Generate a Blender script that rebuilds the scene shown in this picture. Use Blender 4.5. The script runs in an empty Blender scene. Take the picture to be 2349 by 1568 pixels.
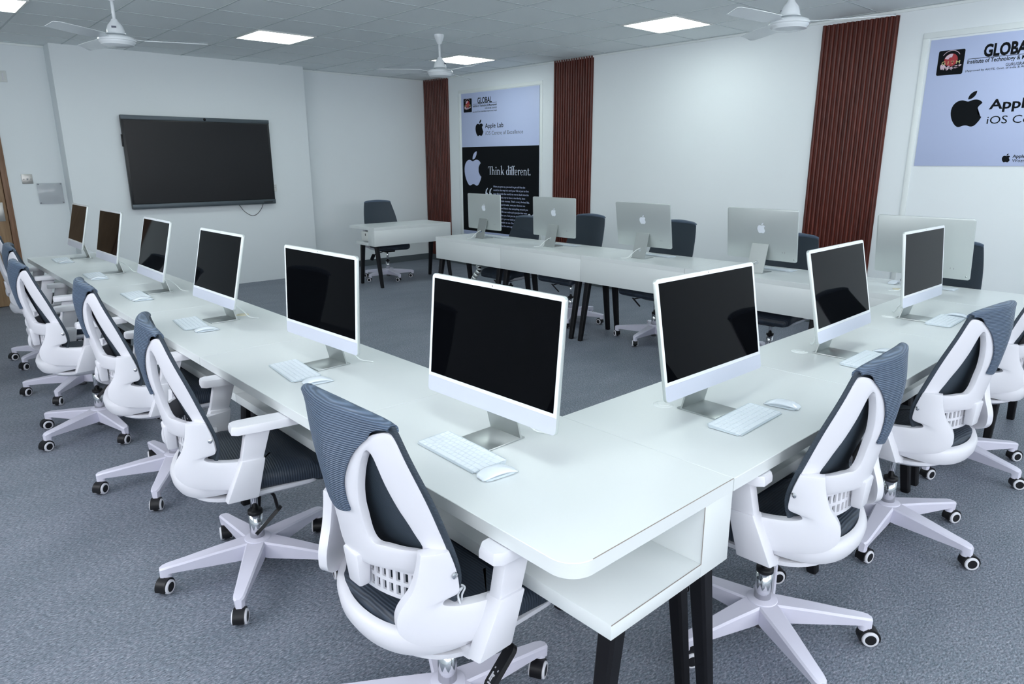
import bpy, bmesh, math, random
from mathutils import Vector, Matrix
random.seed(7)
PI = math.pi
R = math.radians
SC = bpy.context.scene
COL = SC.collection

# ------------------------------------------------------------------ helpers
def lerp(a, b, t): return a + (b - a) * t

def table(pts):
    """smooth (Catmull-Rom) interpolation through sorted (x, y) samples"""
    xs = [p[0] for p in pts]; ys = [p[1] for p in pts]
    def f(x):
        if x <= xs[0]: return ys[0] + (ys[1]-ys[0])/(xs[1]-xs[0])*(x-xs[0])
        if x >= xs[-1]: return ys[-1] + (ys[-1]-ys[-2])/(xs[-1]-xs[-2])*(x-xs[-1])
        i = 0
        while x > xs[i+1]: i += 1
        h = xs[i+1]-xs[i]; t = (x-xs[i])/h
        def m(k):
            if k == 0: return (ys[1]-ys[0])/(xs[1]-xs[0])
            if k == len(xs)-1: return (ys[-1]-ys[-2])/(xs[-1]-xs[-2])
            return (ys[k+1]-ys[k-1])/(xs[k+1]-xs[k-1])
        t2, t3 = t*t, t*t*t
        return (2*t3-3*t2+1)*ys[i]+(t3-2*t2+t)*h*m(i)+(-2*t3+3*t2)*ys[i+1]+(t3-t2)*h*m(i+1)
    return f

def catmull(pts, n, closed=False):
    """resample a polyline of tuples through Catmull-Rom, n samples per span"""
    P = [Vector(p) for p in pts]; out = []; L = len(P)
    spans = L if closed else L-1
    for i in range(spans):
        if closed: a, b, c, d = P[(i-1) % L], P[i], P[(i+1) % L], P[(i+2) % L]
        else: a, b, c, d = P[max(i-1, 0)], P[i], P[i+1], P[min(i+2, L-1)]
        for k in range(n):
            t = k/n
            out.append(0.5*((2*b)+(c-a)*t+(2*a-5*b+4*c-d)*t*t+(3*b-a-3*c+d)*t**3))
    if not closed: out.append(P[-1].copy())
    return out

def box(bm, lo, hi, bev=0.0, seg=2, mat=None):
    r = bmesh.ops.create_cube(bm, size=1.0)
    vs = r['verts']
    for v in vs:
        v.co = Vector([lerp(lo[i], hi[i], v.co[i]+0.5) for i in range(3)])
    es = list({e for v in vs for e in v.link_edges})
    if bev > 0:
        r2 = bmesh.ops.bevel(bm, geom=es, offset=bev, segments=seg, affect='EDGES', profile=0.5)
        vs = list({v for f in r2['faces'] for v in f.verts} | {v for v in vs if v.is_valid})
    if mat is not None: bmesh.ops.transform(bm, matrix=mat, verts=vs)
    return vs

def hexa(bm, b4, t4, bev=0.0, seg=2):
    """box from 4 bottom and 4 top corners (same winding)"""
    vb = [bm.verts.new(p) for p in b4]; vt = [bm.verts.new(p) for p in t4]
    fs = [bm.faces.new(vb[::-1]), bm.faces.new(vt)]
    for i in range(4):
        j = (i+1) % 4
        fs.append(bm.faces.new((vb[i], vb[j], vt[j], vt[i])))
    bmesh.ops.recalc_face_normals(bm, faces=fs)
    if bev > 0:
        es = list({e for f in fs for e in f.edges})
        bmesh.ops.bevel(bm, geom=es, offset=bev, segments=seg, affect='EDGES', profile=0.5)

def cyl(bm, p0, p1, r0, r1=None, n=20, caps=True):
    r1 = r0 if r1 is None else r1
    p0 = Vector(p0); p1 = Vector(p1); d = p1-p0
    q = d.to_track_quat('Z', 'Y').to_matrix()
    A = []; B = []
    for i in range(n):
        a = 2*PI*i/n; o = Vector((math.cos(a), math.sin(a), 0))
        A.append(bm.verts.new(p0+q @ (o*r0))); B.append(bm.verts.new(p1+q @ (o*r1)))
    for i in range(n):
        j = (i+1) % n; bm.faces.new((A[i], A[j], B[j], B[i]))
    if caps: bm.faces.new(A[::-1]); bm.faces.new(B)

def lathe(bm, prof, n=28, mat=None):
    """prof: list of (r, z); revolve about Z"""
    rings = []
    for r, z in prof:
        if r < 1e-6:
            v = Vector((0, 0, z)); rings.append([bm.verts.new(mat @ v if mat else v)])
        else:
            ring = []
            for i in range(n):
                a = 2*PI*i/n; v = Vector((r*math.cos(a), r*math.sin(a), z))
                ring.append(bm.verts.new(mat @ v if mat else v))
            rings.append(ring)
    for k in range(len(rings)-1):
        a, b = rings[k], rings[k+1]
        for i in range(n):
            j = (i+1) % n
            if len(a) == 1 and len(b) == 1: continue
            if len(a) == 1: bm.faces.new((a[0], b[j], b[i]))
            elif len(b) == 1: bm.faces.new((a[i], a[j], b[0]))
            else: bm.faces.new((a[i], a[j], b[j], b[i]))

def tube(bm, pts, r, n=8):
    P = [Vector(p) for p in pts]; prev = None
    up = Vector((0.31, 0.2, 0.93))
    for i, p in enumerate(P):
        d = (P[min(i+1, len(P)-1)]-P[max(i-1, 0)]).normalized()
        x = d.cross(up)
        if x.length < 1e-4: x = d.cross(Vector((1, 0, 0)))
        x.normalize(); y = d.cross(x)
        ring = [bm.verts.new(p+(x*math.cos(2*PI*k/n)+y*math.sin(2*PI*k/n))*r) for k in range(n)]
        if prev:
            for k in range(n):
                j = (k+1) % n; bm.faces.new((prev[k], prev[j], ring[j], ring[k]))
        else: bm.faces.new(ring[::-1])
        prev = ring
    bm.faces.new(prev)

def prism(bm, poly, axis, lo, hi):
    """extrude a 2D polygon; axis 'x': poly is (y,z); 'y': (x,z); 'z': (x,y)"""
    def mk(p, t):
        return {'x': (t, p[0], p[1]), 'y': (p[0], t, p[1]), 'z': (p[0], p[1], t)}[axis]
    A = [bm.verts.new(mk(p, lo)) for p in poly]; B = [bm.verts.new(mk(p, hi)) for p in poly]
    fs = [bm.faces.new(A[::-1]), bm.faces.new(B)]
    n = len(poly)
    for i in range(n):
        j = (i+1) % n; fs.append(bm.faces.new((A[i], A[j], B[j], B[i])))
    bmesh.ops.recalc_face_normals(bm, faces=fs)
    return A+B

def rrect(w, h, r, n=6, cx=0, cy=0):
    pts = []
    for sx, sy, a0 in ((1, 1, 0), (-1, 1, 90), (-1, -1, 180), (1, -1, 270)):
        for k in range(n+1):
            a = R(a0+90*k/n)
            pts.append((cx+sx*(w/2-r)+r*math.cos(a), cy+sy*(h/2-r)+r*math.sin(a)))
    return pts

def finish(bm, smooth=35, recalc=False):
    if recalc: bmesh.ops.recalc_face_normals(bm, faces=bm.faces[:])
    for f in bm.faces: f.smooth = smooth > 0
    if smooth > 0:
        th = R(smooth)
        for e in bm.edges:
            if len(e.link_faces) == 2:
                e.smooth = e.calc_face_angle(0.0) < th
    return bm

def obj(name, bm, mat, parent=None, smooth=35, recalc=False):
    finish(bm, smooth, recalc)
    me = bpy.data.meshes.new(name); bm.to_mesh(me); bm.free()
    o = bpy.data.objects.new(name, me); COL.objects.link(o)
    for m in (mat if isinstance(mat, (list, tuple)) else [mat]): me.materials.append(m)
    if parent is not None: o.parent = parent
    return o

def bake(o, smooth=35):
    """apply an object's modifiers into its mesh"""
    bpy.context.view_layer.update()
    dg = bpy.context.evaluated_depsgraph_get()
    me = bpy.data.meshes.new_from_object(o.evaluated_get(dg))
    o.modifiers.clear(); o.data = me
    bm = bmesh.new(); bm.from_mesh(me); finish(bm, smooth); bm.to_mesh(me); bm.free()
    return o

def bevel_mod(o, w, seg=2, ang=40):
    m = o.modifiers.new('b', 'BEVEL'); m.width = w; m.segments = seg; m.limit_method = 'ANGLE'; m.angle_limit = R(ang)
    return bake(o)

def tag(o, label, cat, group=None, kind=None):
    o['label'] = label; o['category'] = cat
    if group: o['group'] = group
    if kind: o['kind'] = kind
    return o

def empty(name, loc=(0, 0, 0), rz=0.0):
    o = bpy.data.objects.new(name, None); COL.objects.link(o)
    o.location = loc; o.rotation_euler = (0, 0, rz); o.empty_display_size = 0.1
    return o

def copy_tree(o, parent=None):
    c = o.copy(); COL.objects.link(c)
    if parent is not None: c.parent = parent
    for ch in list(o.children): copy_tree(ch, c)
    return c

def struct(name, bm, mat, label, cat, smooth=35):
    o = obj(name, bm, mat, None, smooth); o['kind'] = 'structure'; o['label'] = label; o['category'] = cat
    return o

# ------------------------------------------------------------------ materials
def srgb(r, g, b):
    f = lambda c: (c/255/12.92) if c/255 <= 0.04045 else ((c/255+0.055)/1.055)**2.4
    return (f(r), f(g), f(b), 1)

def mat(name, col, rough=0.5, metal=0.0, spec=0.5, ior=1.5, **kw):
    m = bpy.data.materials.new(name); m.use_nodes = True
    b = m.node_tree.nodes['Principled BSDF']
    b.inputs['Base Color'].default_value = col
    b.inputs['Roughness'].default_value = rough
    b.inputs['Metallic'].default_value = metal
    b.inputs['Specular IOR Level'].default_value = spec
    b.inputs['IOR'].default_value = ior
    for k, v in kw.items(): b.inputs[k.replace('_', ' ')].default_value = v
    return m

def N(m, t, **kw):
    n = m.node_tree.nodes.new(t)
    for k, v in kw.items(): setattr(n, k, v)
    return n
def LK(m, a, b): m.node_tree.links.new(a, b)
def BS(m): return m.node_tree.nodes['Principled BSDF']

def add_noise_bump(m, scale, strength, dist=0.002, detail=3):
    tc = N(m, 'ShaderNodeTexCoord'); no = N(m, 'ShaderNodeTexNoise'); bu = N(m, 'ShaderNodeBump')
    no.inputs['Scale'].default_value = scale; no.inputs['Detail'].default_value = detail
    bu.inputs['Strength'].default_value = strength; bu.inputs['Distance'].default_value = dist
    LK(m, tc.outputs['Object'], no.inputs['Vector']); LK(m, no.outputs['Fac'], bu.inputs['Height'])
    LK(m, bu.outputs['Normal'], BS(m).inputs['Normal'])

M_WALL = mat('white_wall_paint', (0.80, 0.845, 0.86, 1), 0.55, spec=0.3); add_noise_bump(M_WALL, 90, 0.12)
M_WALLS = mat('white_satin_paint', (0.72, 0.76, 0.77, 1), 0.35, spec=0.4)
M_TRIM = mat('white_moulding', (0.80, 0.845, 0.835, 1), 0.4)
M_DESK = mat('white_laminate', (0.70, 0.735, 0.735, 1), 0.33, spec=0.45)
M_EDGE = mat('white_edge_band', (0.74, 0.75, 0.79, 1), 0.4)
M_JOINT = mat('brown_joint_line', (0.30, 0.26, 0.23, 1), 0.7)
M_LEG = mat('black_painted_wood', (0.006, 0.006, 0.008, 1), 0.5, spec=0.22)
M_PLAS = mat('white_chair_plastic', (0.70, 0.70, 0.745, 1), 0.36, spec=0.5)
M_BASE = mat('lilac_white_nylon', (0.70, 0.69, 0.80, 1), 0.42)
M_BLK = mat('black_plastic', (0.009, 0.009, 0.011, 1), 0.42, spec=0.3)
M_CHROME = mat('chrome', (0.72, 0.73, 0.75, 1), 0.12, 1.0)
M_STEEL = mat('grey_steel', (0.30, 0.30, 0.32, 1), 0.35, 0.9)
M_ALU = mat('silver_aluminium', (0.58, 0.625, 0.615, 1), 0.40, 0.6)
M_ALUD = mat('brushed_stand_aluminium', (0.50, 0.53, 0.525, 1), 0.38, 0.9)
M_BEZ = mat('white_glass_bezel', (0.83, 0.87, 0.91, 1), 0.15)
M_CHIN = mat('pale_silver_chin', (0.68, 0.72, 0.83, 1), 0.30, 0.15)
M_SCR = mat('black_display_glass', (0.0016, 0.0018, 0.0026, 1), 0.03, spec=0.5, ior=1.17)
M_TVS = mat('matte_black_panel', (0.0065, 0.007, 0.009, 1), 0.32, spec=0.5, ior=1.4)
M_TVF = mat('dark_grey_metal_frame', (0.085, 0.105, 0.12, 1), 0.4, 0.5)
M_TVB = mat('black_frame', (0.008, 0.010, 0.012, 1), 0.4)
M_KEY = mat('white_keycaps', (0.80, 0.86, 0.91, 1), 0.45)
M_KBD = mat('silver_keyboard_tray', (0.62, 0.69, 0.74, 1), 0.4, 0.3)
M_MOU = mat('glossy_white_shell', (0.80, 0.86, 0.92, 1), 0.12)
M_CAB = mat('white_cable', (0.78, 0.82, 0.82, 1), 0.4)
M_CREAM = mat('cream_plastic', (0.72, 0.68, 0.52, 1), 0.5)
M_FAN = mat('white_enamel', (0.74, 0.78, 0.81, 1), 0.2)
M_LAV = mat('lavender_print', (0.50, 0.57, 0.80, 1), 0.4, spec=0.3)
M_INK = mat('black_print', (0.006, 0.0075, 0.0095, 1), 0.6, spec=0.08)
M_GREYINK = mat('grey_print', (0.09, 0.10, 0.14, 1), 0.5)
M_PRINTW = mat('pale_print', (0.47, 0.53, 0.76, 1), 0.4)
M_PRINTWH = mat('white_print', (0.66, 0.72, 0.84, 1), 0.4)
M_RED = mat('red_print', (0.35, 0.012, 0.02, 1), 0.4)
M_PINK = mat('skin_pink_print', (0.62, 0.47, 0.55, 1), 0.4)
M_GOLD = mat('gold_print', (0.70, 0.66, 0.30, 1), 0.4)
M_BASEB = mat('grey_skirting', (0.085, 0.105, 0.115, 1), 0.6)
M_SWITCH = mat('brushed_nickel_plate', (0.45, 0.44, 0.42, 1), 0.35, 0.8)
M_ACR = mat('frosted_acrylic', (0.62, 0.65, 0.68, 1), 0.15, spec=0.5, Alpha=0.55)
M_ACRT = mat('grey_sign_letters', (0.42, 0.42, 0.43, 1), 0.5)
M_SHADEW = mat('off_white_plastic', (0.68, 0.70, 0.68, 1), 0.4)
M_TIE = mat('clear_plastic_tie', (0.75, 0.78, 0.82, 1), 0.2, Alpha=0.6)
M_GRID = mat('ceiling_grid_bar', (0.56, 0.61, 0.62, 1), 0.6)
M_LOGO = mat('polished_logo', (0.72, 0.77, 0.84, 1), 0.25, 0.0)

def ceiling_mat():
    m = mat('mineral_fibre_tile', (0.5, 0.55, 0.55, 1), 0.8, spec=0.2)
    tc = N(m, 'ShaderNodeTexCoord'); no = N(m, 'ShaderNodeTexNoise'); no.inputs['Scale'].default_value = 260
    no.inputs['Detail'].default_value = 2
    cr = N(m, 'ShaderNodeValToRGB')
    cr.color_ramp.elements[0].position = 0.3; cr.color_ramp.elements[0].color = (0.84, 0.885, 0.885, 1)
    cr.color_ramp.elements[1].position = 0.7; cr.color_ramp.elements[1].color = (0.90, 0.93, 0.93, 1)
    LK(m, tc.outputs['Object'], no.inputs['Vector']); LK(m, no.outputs['Fac'], cr.inputs['Fac'])
    LK(m, cr.outputs['Color'], BS(m).inputs['Base Color'])
    bu = N(m, 'ShaderNodeBump'); bu.inputs['Strength'].default_value = 0.15; bu.inputs['Distance'].default_value = 0.002
    LK(m, no.outputs['Fac'], bu.inputs['Height']); LK(m, bu.outputs['Normal'], BS(m).inputs['Normal'])
    return m
M_CEIL = ceiling_mat()

def floor_mat():
    m = mat('grey_fleck_flooring', (0.2, 0.22, 0.25, 1), 0.5, spec=0.35)
    tc = N(m, 'ShaderNodeTexCoord'); mp = N(m, 'ShaderNodeMapping')
    mp.inputs['Rotation'].default_value = (0, 0, 0.7); mp.inputs['Scale'].default_value = (1.0, 2.4, 1.0)
    LK(m, tc.outputs['Object'], mp.inputs['Vector'])
    def noise(scale, det, rough=0.6):
        n = N(m, 'ShaderNodeTexNoise'); n.inputs['Scale'].default_value = scale
        n.inputs['Detail'].default_value = det; n.inputs['Roughness'].default_value = rough
        LK(m, mp.outputs['Vector'], n.inputs['Vector']); return n
    fine = noise(75, 5, 0.72); mid = noise(40, 3); big = noise(2.2, 3)
    cr = N(m, 'ShaderNodeValToRGB'); e = cr.color_ramp.elements
    e[0].position = 0.34; e[0].color = (0.045, 0.055, 0.068, 1)
    e[1].position = 0.68; e[1].color = (0.46, 0.48, 0.54, 1)
    x = cr.color_ramp.elements.new(0.44); x.color = (0.145, 0.165, 0.20, 1)
    x = cr.color_ramp.elements.new(0.55); x.color = (0.225, 0.245, 0.29, 1)
    LK(m, fine.outputs['Fac'], cr.inputs['Fac'])
    cr2 = N(m, 'ShaderNodeValToRGB'); e = cr2.color_ramp.elements
    e[0].position = 0.35; e[0].color = (0.86, 0.93, 0.95, 1); e[1].position = 0.65; e[1].color = (1.06, 1.02, 1.04, 1)
    LK(m, mid.outputs['Fac'], cr2.inputs['Fac'])
    cr3 = N(m, 'ShaderNodeValToRGB'); e = cr3.color_ramp.elements
    e[0].position = 0.35; e[0].color = (0.88, 0.90, 0.90, 1); e[1].position = 0.7; e[1].color = (1.08, 1.06, 1.06, 1)
    LK(m, big.outputs['Fac'], cr3.inputs['Fac'])
    def mul(a, b):
        x = N(m, 'ShaderNodeMix'); x.data_type = 'RGBA'; x.blend_type = 'MULTIPLY'; x.inputs['Factor'].default_value = 1
        LK(m, a, x.inputs['A']); LK(m, b, x.inputs['B']); return x.outputs['Result']
    LK(m, mul(mul(cr.outputs['Color'], cr2.outputs['Color']), cr3.outputs['Color']), BS(m).inputs['Base Color'])
    bu = N(m, 'ShaderNodeBump'); bu.inputs['Strength'].default_value = 0.12; bu.inputs['Distance'].default_value = 0.001
    LK(m, fine.outputs['Fac'], bu.inputs['Height']); LK(m, bu.outputs['Normal'], BS(m).inputs['Normal'])
    return m
M_FLOOR = floor_mat()

def wood_mat(name, c0, c1, scale, stretch, rough=0.4):
    m = mat(name, c0, rough, spec=0.4)
    tc = N(m, 'ShaderNodeTexCoord'); mp = N(m, 'ShaderNodeMapping'); mp.inputs['Scale'].default_value = stretch
    no = N(m, 'ShaderNodeTexNoise'); no.inputs['Scale'].default_value = scale; no.inputs['Detail'].default_value = 6
    cr = N(m, 'ShaderNodeValToRGB'); e = cr.color_ramp.elements
    e[0].position = 0.3; e[0].color = c0; e[1].position = 0.7; e[1].color = c1
    LK(m, tc.outputs['Object'], mp.inputs['Vector']); LK(m, mp.outputs['Vector'], no.inputs['Vector'])
    LK(m, no.outputs['Fac'], cr.inputs['Fac']); LK(m, cr.outputs['Color'], BS(m).inputs['Base Color'])
    return m
M_SLAT = wood_mat('mahogany_slats', (0.050, 0.0085, 0.005, 1), (0.125, 0.022, 0.012, 1), 14, (4, 4, 0.25), 0.38)
M_DOOR = wood_mat('oak_door', (0.25, 0.155, 0.085, 1), (0.36, 0.235, 0.135, 1), 8, (6, 6, 0.5), 0.45)
M_DFRM = wood_mat('brown_door_frame', (0.16, 0.085, 0.045, 1), (0.26, 0.14, 0.08, 1), 8, (6, 6, 0.5), 0.45)

def mesh_mat(name, dark, light, pitch, amp=0.6, rough=0.55, axis=2, sheen=0.0):
    """knitted ribbed chair fabric: thin ribs along one object axis"""
    m = mat(name, dark, rough, spec=0.5)
    tc = N(m, 'ShaderNodeTexCoord'); sp = N(m, 'ShaderNodeSeparateXYZ'); LK(m, tc.outputs['Object'], sp.inputs['Vector'])
    no = N(m, 'ShaderNodeTexNoise'); no.inputs['Scale'].default_value = 14
    LK(m, tc.outputs['Object'], no.inputs['Vector'])
    ad = N(m, 'ShaderNodeMath'); ad.operation = 'MULTIPLY_ADD'; ad.inputs[1].default_value = pitch*0.9
    LK(m, no.outputs['Fac'], ad.inputs[0]); LK(m, sp.outputs[axis], ad.inputs[2])
    mu = N(m, 'ShaderNodeMath'); mu.operation = 'MULTIPLY'; mu.inputs[1].default_value = 2*PI/pitch
    LK(m, ad.outputs[0], mu.inputs[0])
    si = N(m, 'ShaderNodeMath'); si.operation = 'SINE'; LK(m, mu.outputs[0], si.inputs[0])
    mr = N(m, 'ShaderNodeMapRange'); mr.inputs['From Min'].default_value = -1; mr.inputs['From Max'].default_value = 1
    LK(m, si.outputs[0], mr.inputs['Value'])
    mx = N(m, 'ShaderNodeMix'); mx.data_type = 'RGBA'; mx.inputs['A'].default_value = dark; mx.inputs['B'].default_value = light
    LK(m, mr.outputs['Result'], mx.inputs['Factor']); LK(m, mx.outputs['Result'], BS(m).inputs['Base Color'])
    bu = N(m, 'ShaderNodeBump'); bu.inputs['Strength'].default_value = amp; bu.inputs['Distance'].default_value = 0.002
    LK(m, mr.outputs['Result'], bu.inputs['Height']); LK(m, bu.outputs['Normal'], BS(m).inputs['Normal'])
    if sheen: BS(m).inputs['Sheen Weight'].default_value = sheen
    return m
M_WRAP = mesh_mat('slate_blue_ribbed_knit', (0.046, 0.072, 0.115, 1), (0.105, 0.15, 0.225, 1), 0.0052, 0.8, 0.42)
M_MESH = mesh_mat('dark_blue_back_mesh', (0.020, 0.032, 0.046, 1), (0.032, 0.047, 0.066, 1), 0.0035, 0.25, 0.65)
M_SEAT = mesh_mat('navy_seat_mesh', (0.014, 0.022, 0.036, 1), (0.035, 0.05, 0.075, 1), 0.0085, 0.4, 0.5, 1)

def emit_mat(name, col, strength):
    m = bpy.data.materials.new(name); m.use_nodes = True; nt = m.node_tree
    nt.nodes.remove(nt.nodes['Principled BSDF'])
    e = nt.nodes.new('ShaderNodeEmission'); e.inputs['Color'].default_value = col; e.inputs['Strength'].default_value = strength
    nt.links.new(e.outputs[0], nt.nodes['Material Output'].inputs['Surface'])
    return m
M_LED = emit_mat('led_diffuser', (0.89, 1.0, 0.985, 1), 10.0)

M_FILL = emit_mat('fill_light_pane', (0.94, 0.95, 1.0, 1), 7.5)  # glow of the added unseen panes that brighten the foreground

# ------------------------------------------------------------------ world layout (metres)
XW, YW, ZC = 5.114, 7.842, 2.753          # poster wall, screen wall, ceiling
XL, YB = -3.3, -4.9                        # walls behind the camera
T = 0.75                                   # desk top
DY0, DX0 = -0.607, -0.607                  # outer edges of the two near desk runs

# floor, ceiling, walls
bm = bmesh.new(); box(bm, (XL-.1, YB-.1, -.1), (XW+.1, YW+.1, 0)); struct('floor', bm, M_FLOOR, 'grey flecked sheet flooring of the computer lab', 'floor')
bm = bmesh.new(); box(bm, (XL-.1, YB-.1, ZC), (XW+.1, YW+.1, ZC+.1))
ceil = struct('ceiling', bm, M_CEIL, 'suspended ceiling of pale grey square tiles', 'ceiling')
bm = bmesh.new(); box(bm, (XW, YB-.1, 0), (XW+.1, YW+.1, ZC)); struct('wall_right', bm, M_WALL, 'white wall carrying the posters and wood strips', 'wall')
bm = bmesh.new(); box(bm, (XL-.1, YB-.1, 0), (XL, YW+.1, ZC)); struct('wall_left', bm, M_WALL, 'white wall on the left side of the room', 'wall')
bm = bmesh.new(); box(bm, (XL, YB-.1, 0), (XW, YB, ZC)); struct('wall_back', bm, M_WALL, 'white wall behind the viewer', 'wall')
DXR, DXL, DZ = -0.385, -1.40, 2.12         # door opening incl. frame
bm = bmesh.new()
box(bm, (DXR, YW, 0), (XW, YW+.1, ZC)); box(bm, (XL, YW, 0), (DXL, YW+.1, ZC)); box(bm, (DXL, YW, DZ), (DXR, YW+.1, ZC))
struct('wall_front', bm, M_WALL, 'white wall with the door at its left end', 'wall')
bm = bmesh.new(); box(bm, (0.137, 7.5695, 0), (2.985, YW, ZC), 0.004); struct('wall_pier', bm, M_WALL, 'white projecting wall pier behind the large display', 'wall')
# ceiling T-bars (structure)
bm = bmesh.new()
gx = [4.46-.6*k for k in range(-1, 14)]; gy = [5.37+.6*k for k in range(-17, 5)]
for x in gx:
    if XL < x < XW: box(bm, (x-.006, YB, ZC-.0025), (x+.006, YW, ZC+.001))
for y in gy:
    if YB < y < YW: box(bm, (XL, y-.006, ZC-.002), (XW, y+.006, ZC+.001))
struct('trim_1', bm, M_GRID, 'thin grid bars between the ceiling tiles', 'ceiling grid')
bm = bmesh.new(); box(bm, (XW-.012, YB, ZC-.022), (XW, YW, ZC-.002)); box(bm, (2.985, YW-.012, ZC-.022), (XW-.012, YW, ZC-.002)); box(bm, (DXL-1, YW-.012, ZC-.022), (.137, YW, ZC-.002))
struct('trim_2', bm, M_TRIM, 'thin white edge trim where the walls meet the ceiling', 'trim')
bm = bmesh.new(); box(bm, (2.985, YW-.012, 0), (XW, YW, .092)); struct('baseboard_front', bm, M_BASEB, 'dark grey skirting below the screen wall', 'baseboard')
bm = bmesh.new(); box(bm, (XW-.012, YB, 0), (XW, YW-.012, .092)); struct('baseboard_right', bm, M_BASEB, 'dark grey skirting below the poster wall', 'baseboard')
# moulding frames on the poster wall
def moulding(y0, y1, z0, z1, w=.045, t=.010):
    bm = bmesh.new()
    x0, x1 = XW-t, XW
    box(bm, (x0, y0, z1-w), (x1, y1, z1), .003); box(bm, (x0, y0, z0), (x1, y1, z0+w), .003)
    box(bm, (x0, y0, z0+w), (x1, y0+w, z1-w), .003); box(bm, (x0, y1-w, z0+w), (x1, y1, z1-w), .003)
    return bm
struct('trim_3', moulding(5.232, 6.985, .30, 2.545), M_TRIM, 'white moulding frame around the tall poster', 'trim')
struct('trim_4', moulding(-1.02, .80, .30, 2.545), M_TRIM, 'white moulding frame around the poster at the right edge', 'trim')

# added fill lights framed as frosted windows, high on the walls behind the camera
def fill_window(name, lo, hi, axis, label):
    e = empty(name, (0, 0, 0)); e['kind'] = 'structure'; e['label'] = label; e['category'] = 'fill light'
    d = .05
    bm = bmesh.new()
    if axis == 'y':
        for a in ((lo[0]-d, lo[0]), (hi[0], hi[0]+d), ((lo[0]+hi[0])/2-d/2, (lo[0]+hi[0])/2+d/2)): box(bm, (a[0], YB, lo[1]-d), (a[1], YB+.03, hi[1]+d), .004)
        for a in ((lo[1]-d, lo[1]), (hi[1], hi[1]+d)): box(bm, (lo[0], YB, a[0]), (hi[0], YB+.03, a[1]), .004)
        pane = ((lo[0], YB+.002, lo[1]), (hi[0], YB+.010, hi[1]))
    else:
        for a in ((lo[0]-d, lo[0]), (hi[0], hi[0]+d), ((lo[0]+hi[0])/2-d/2, (lo[0]+hi[0])/2+d/2)): box(bm, (XL, a[0], lo[1]-d), (XL+.03, a[1], hi[1]+d), .004)
        for a in ((lo[1]-d, lo[1]), (hi[1], hi[1]+d)): box(bm, (XL, lo[0], a[0]), (XL+.03, hi[0], a[1]), .004)
        pane = ((XL+.002, lo[0], lo[1]), (XL+.010, hi[0], hi[1]))
    obj('fill_frame', bm, M_TRIM, e)
    bm = bmesh.new(); box(bm, *pane); obj('fill_pane', bm, M_FILL, e, 0)
fill_window('fill_window_1', (-2.8, 1.55), (-.2, 2.55), 'y', 'added fill light pane on the wall behind the viewer')
fill_window('fill_window_2', (.8, 1.55), (3.4, 2.55), 'y', 'added fill light pane further right on the wall behind the viewer')
fill_window('fill_window_3', (-3.6, 1.55), (-1.0, 2.55), 'x', 'added fill light pane on the left wall, nearest to the viewer')
fill_window('fill_window_4', (.4, 1.55), (3.0, 2.55), 'x', 'added fill light pane in the middle of the left wall')

# door
dr = empty('door_1', (0, YW, 0)); dr['kind'] = 'structure'; dr['label'] = 'oak door in a brown wooden frame at the far left'; dr['category'] = 'door'
bm = bmesh.new()
box(bm, (DXR-.055, -.02, 0), (DXR, .1, DZ), .006); box(bm, (DXL, -.02, 0), (DXL+.055, .1, DZ), .006); box(bm, (DXL+.055, -.02, DZ-.055), (DXR-.055, .1, DZ), .006)
obj('door_frame', bm, M_DFRM, dr)
bm = bmesh.new(); box(bm, (DXL+.058, .005, .008), (DXR-.058, .045, DZ-.058), .003); obj('door_leaf', bm, M_DOOR, dr)
bm = bmesh.new(); box(bm, (DXR-.165, -.003, .93), (DXR-.085, .006, 1.13), .003); obj('lock_plate', bm, M_SWITCH, dr)

# ------------------------------------------------------------------ flat lettering and marks
def to_flat(bm_src_pts): pass
def text_polys(s, size, bold=0.0, align='LEFT', spacing=1.0, width=None, shear=0.0):
    cu = bpy.data.curves.new('t', 'FONT'); cu.body = s; cu.size = size; cu.align_x = align
    cu.offset = bold; cu.space_character = spacing; cu.resolution_u = 3; cu.shear = shear
    o = bpy.data.objects.new('t', cu); COL.objects.link(o)
    bpy.context.view_layer.update()
    dg = bpy.context.evaluated_depsgraph_get()
    me = bpy.data.meshes.new_from_object(o.evaluated_get(dg))
    vs = [v.co.copy() for v in me.vertices]; ps = [list(p.vertices) for p in me.polygons]
    bpy.data.objects.remove(o); bpy.data.curves.remove(cu); bpy.data.meshes.remove(me)
    if width and vs:
        x0 = min(v.x for v in vs); x1 = max(v.x for v in vs); k = width/(x1-x0)
        for v in vs: v.x = (v.x-x0)*k
    return vs, ps

def add_polys(bm, vs, ps, f):
    V = [bm.verts.new(f(v.x, v.y)) for v in vs]
    for p in ps:
        try: bm.faces.new([V[i] for i in p])
        except ValueError: pass

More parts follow.
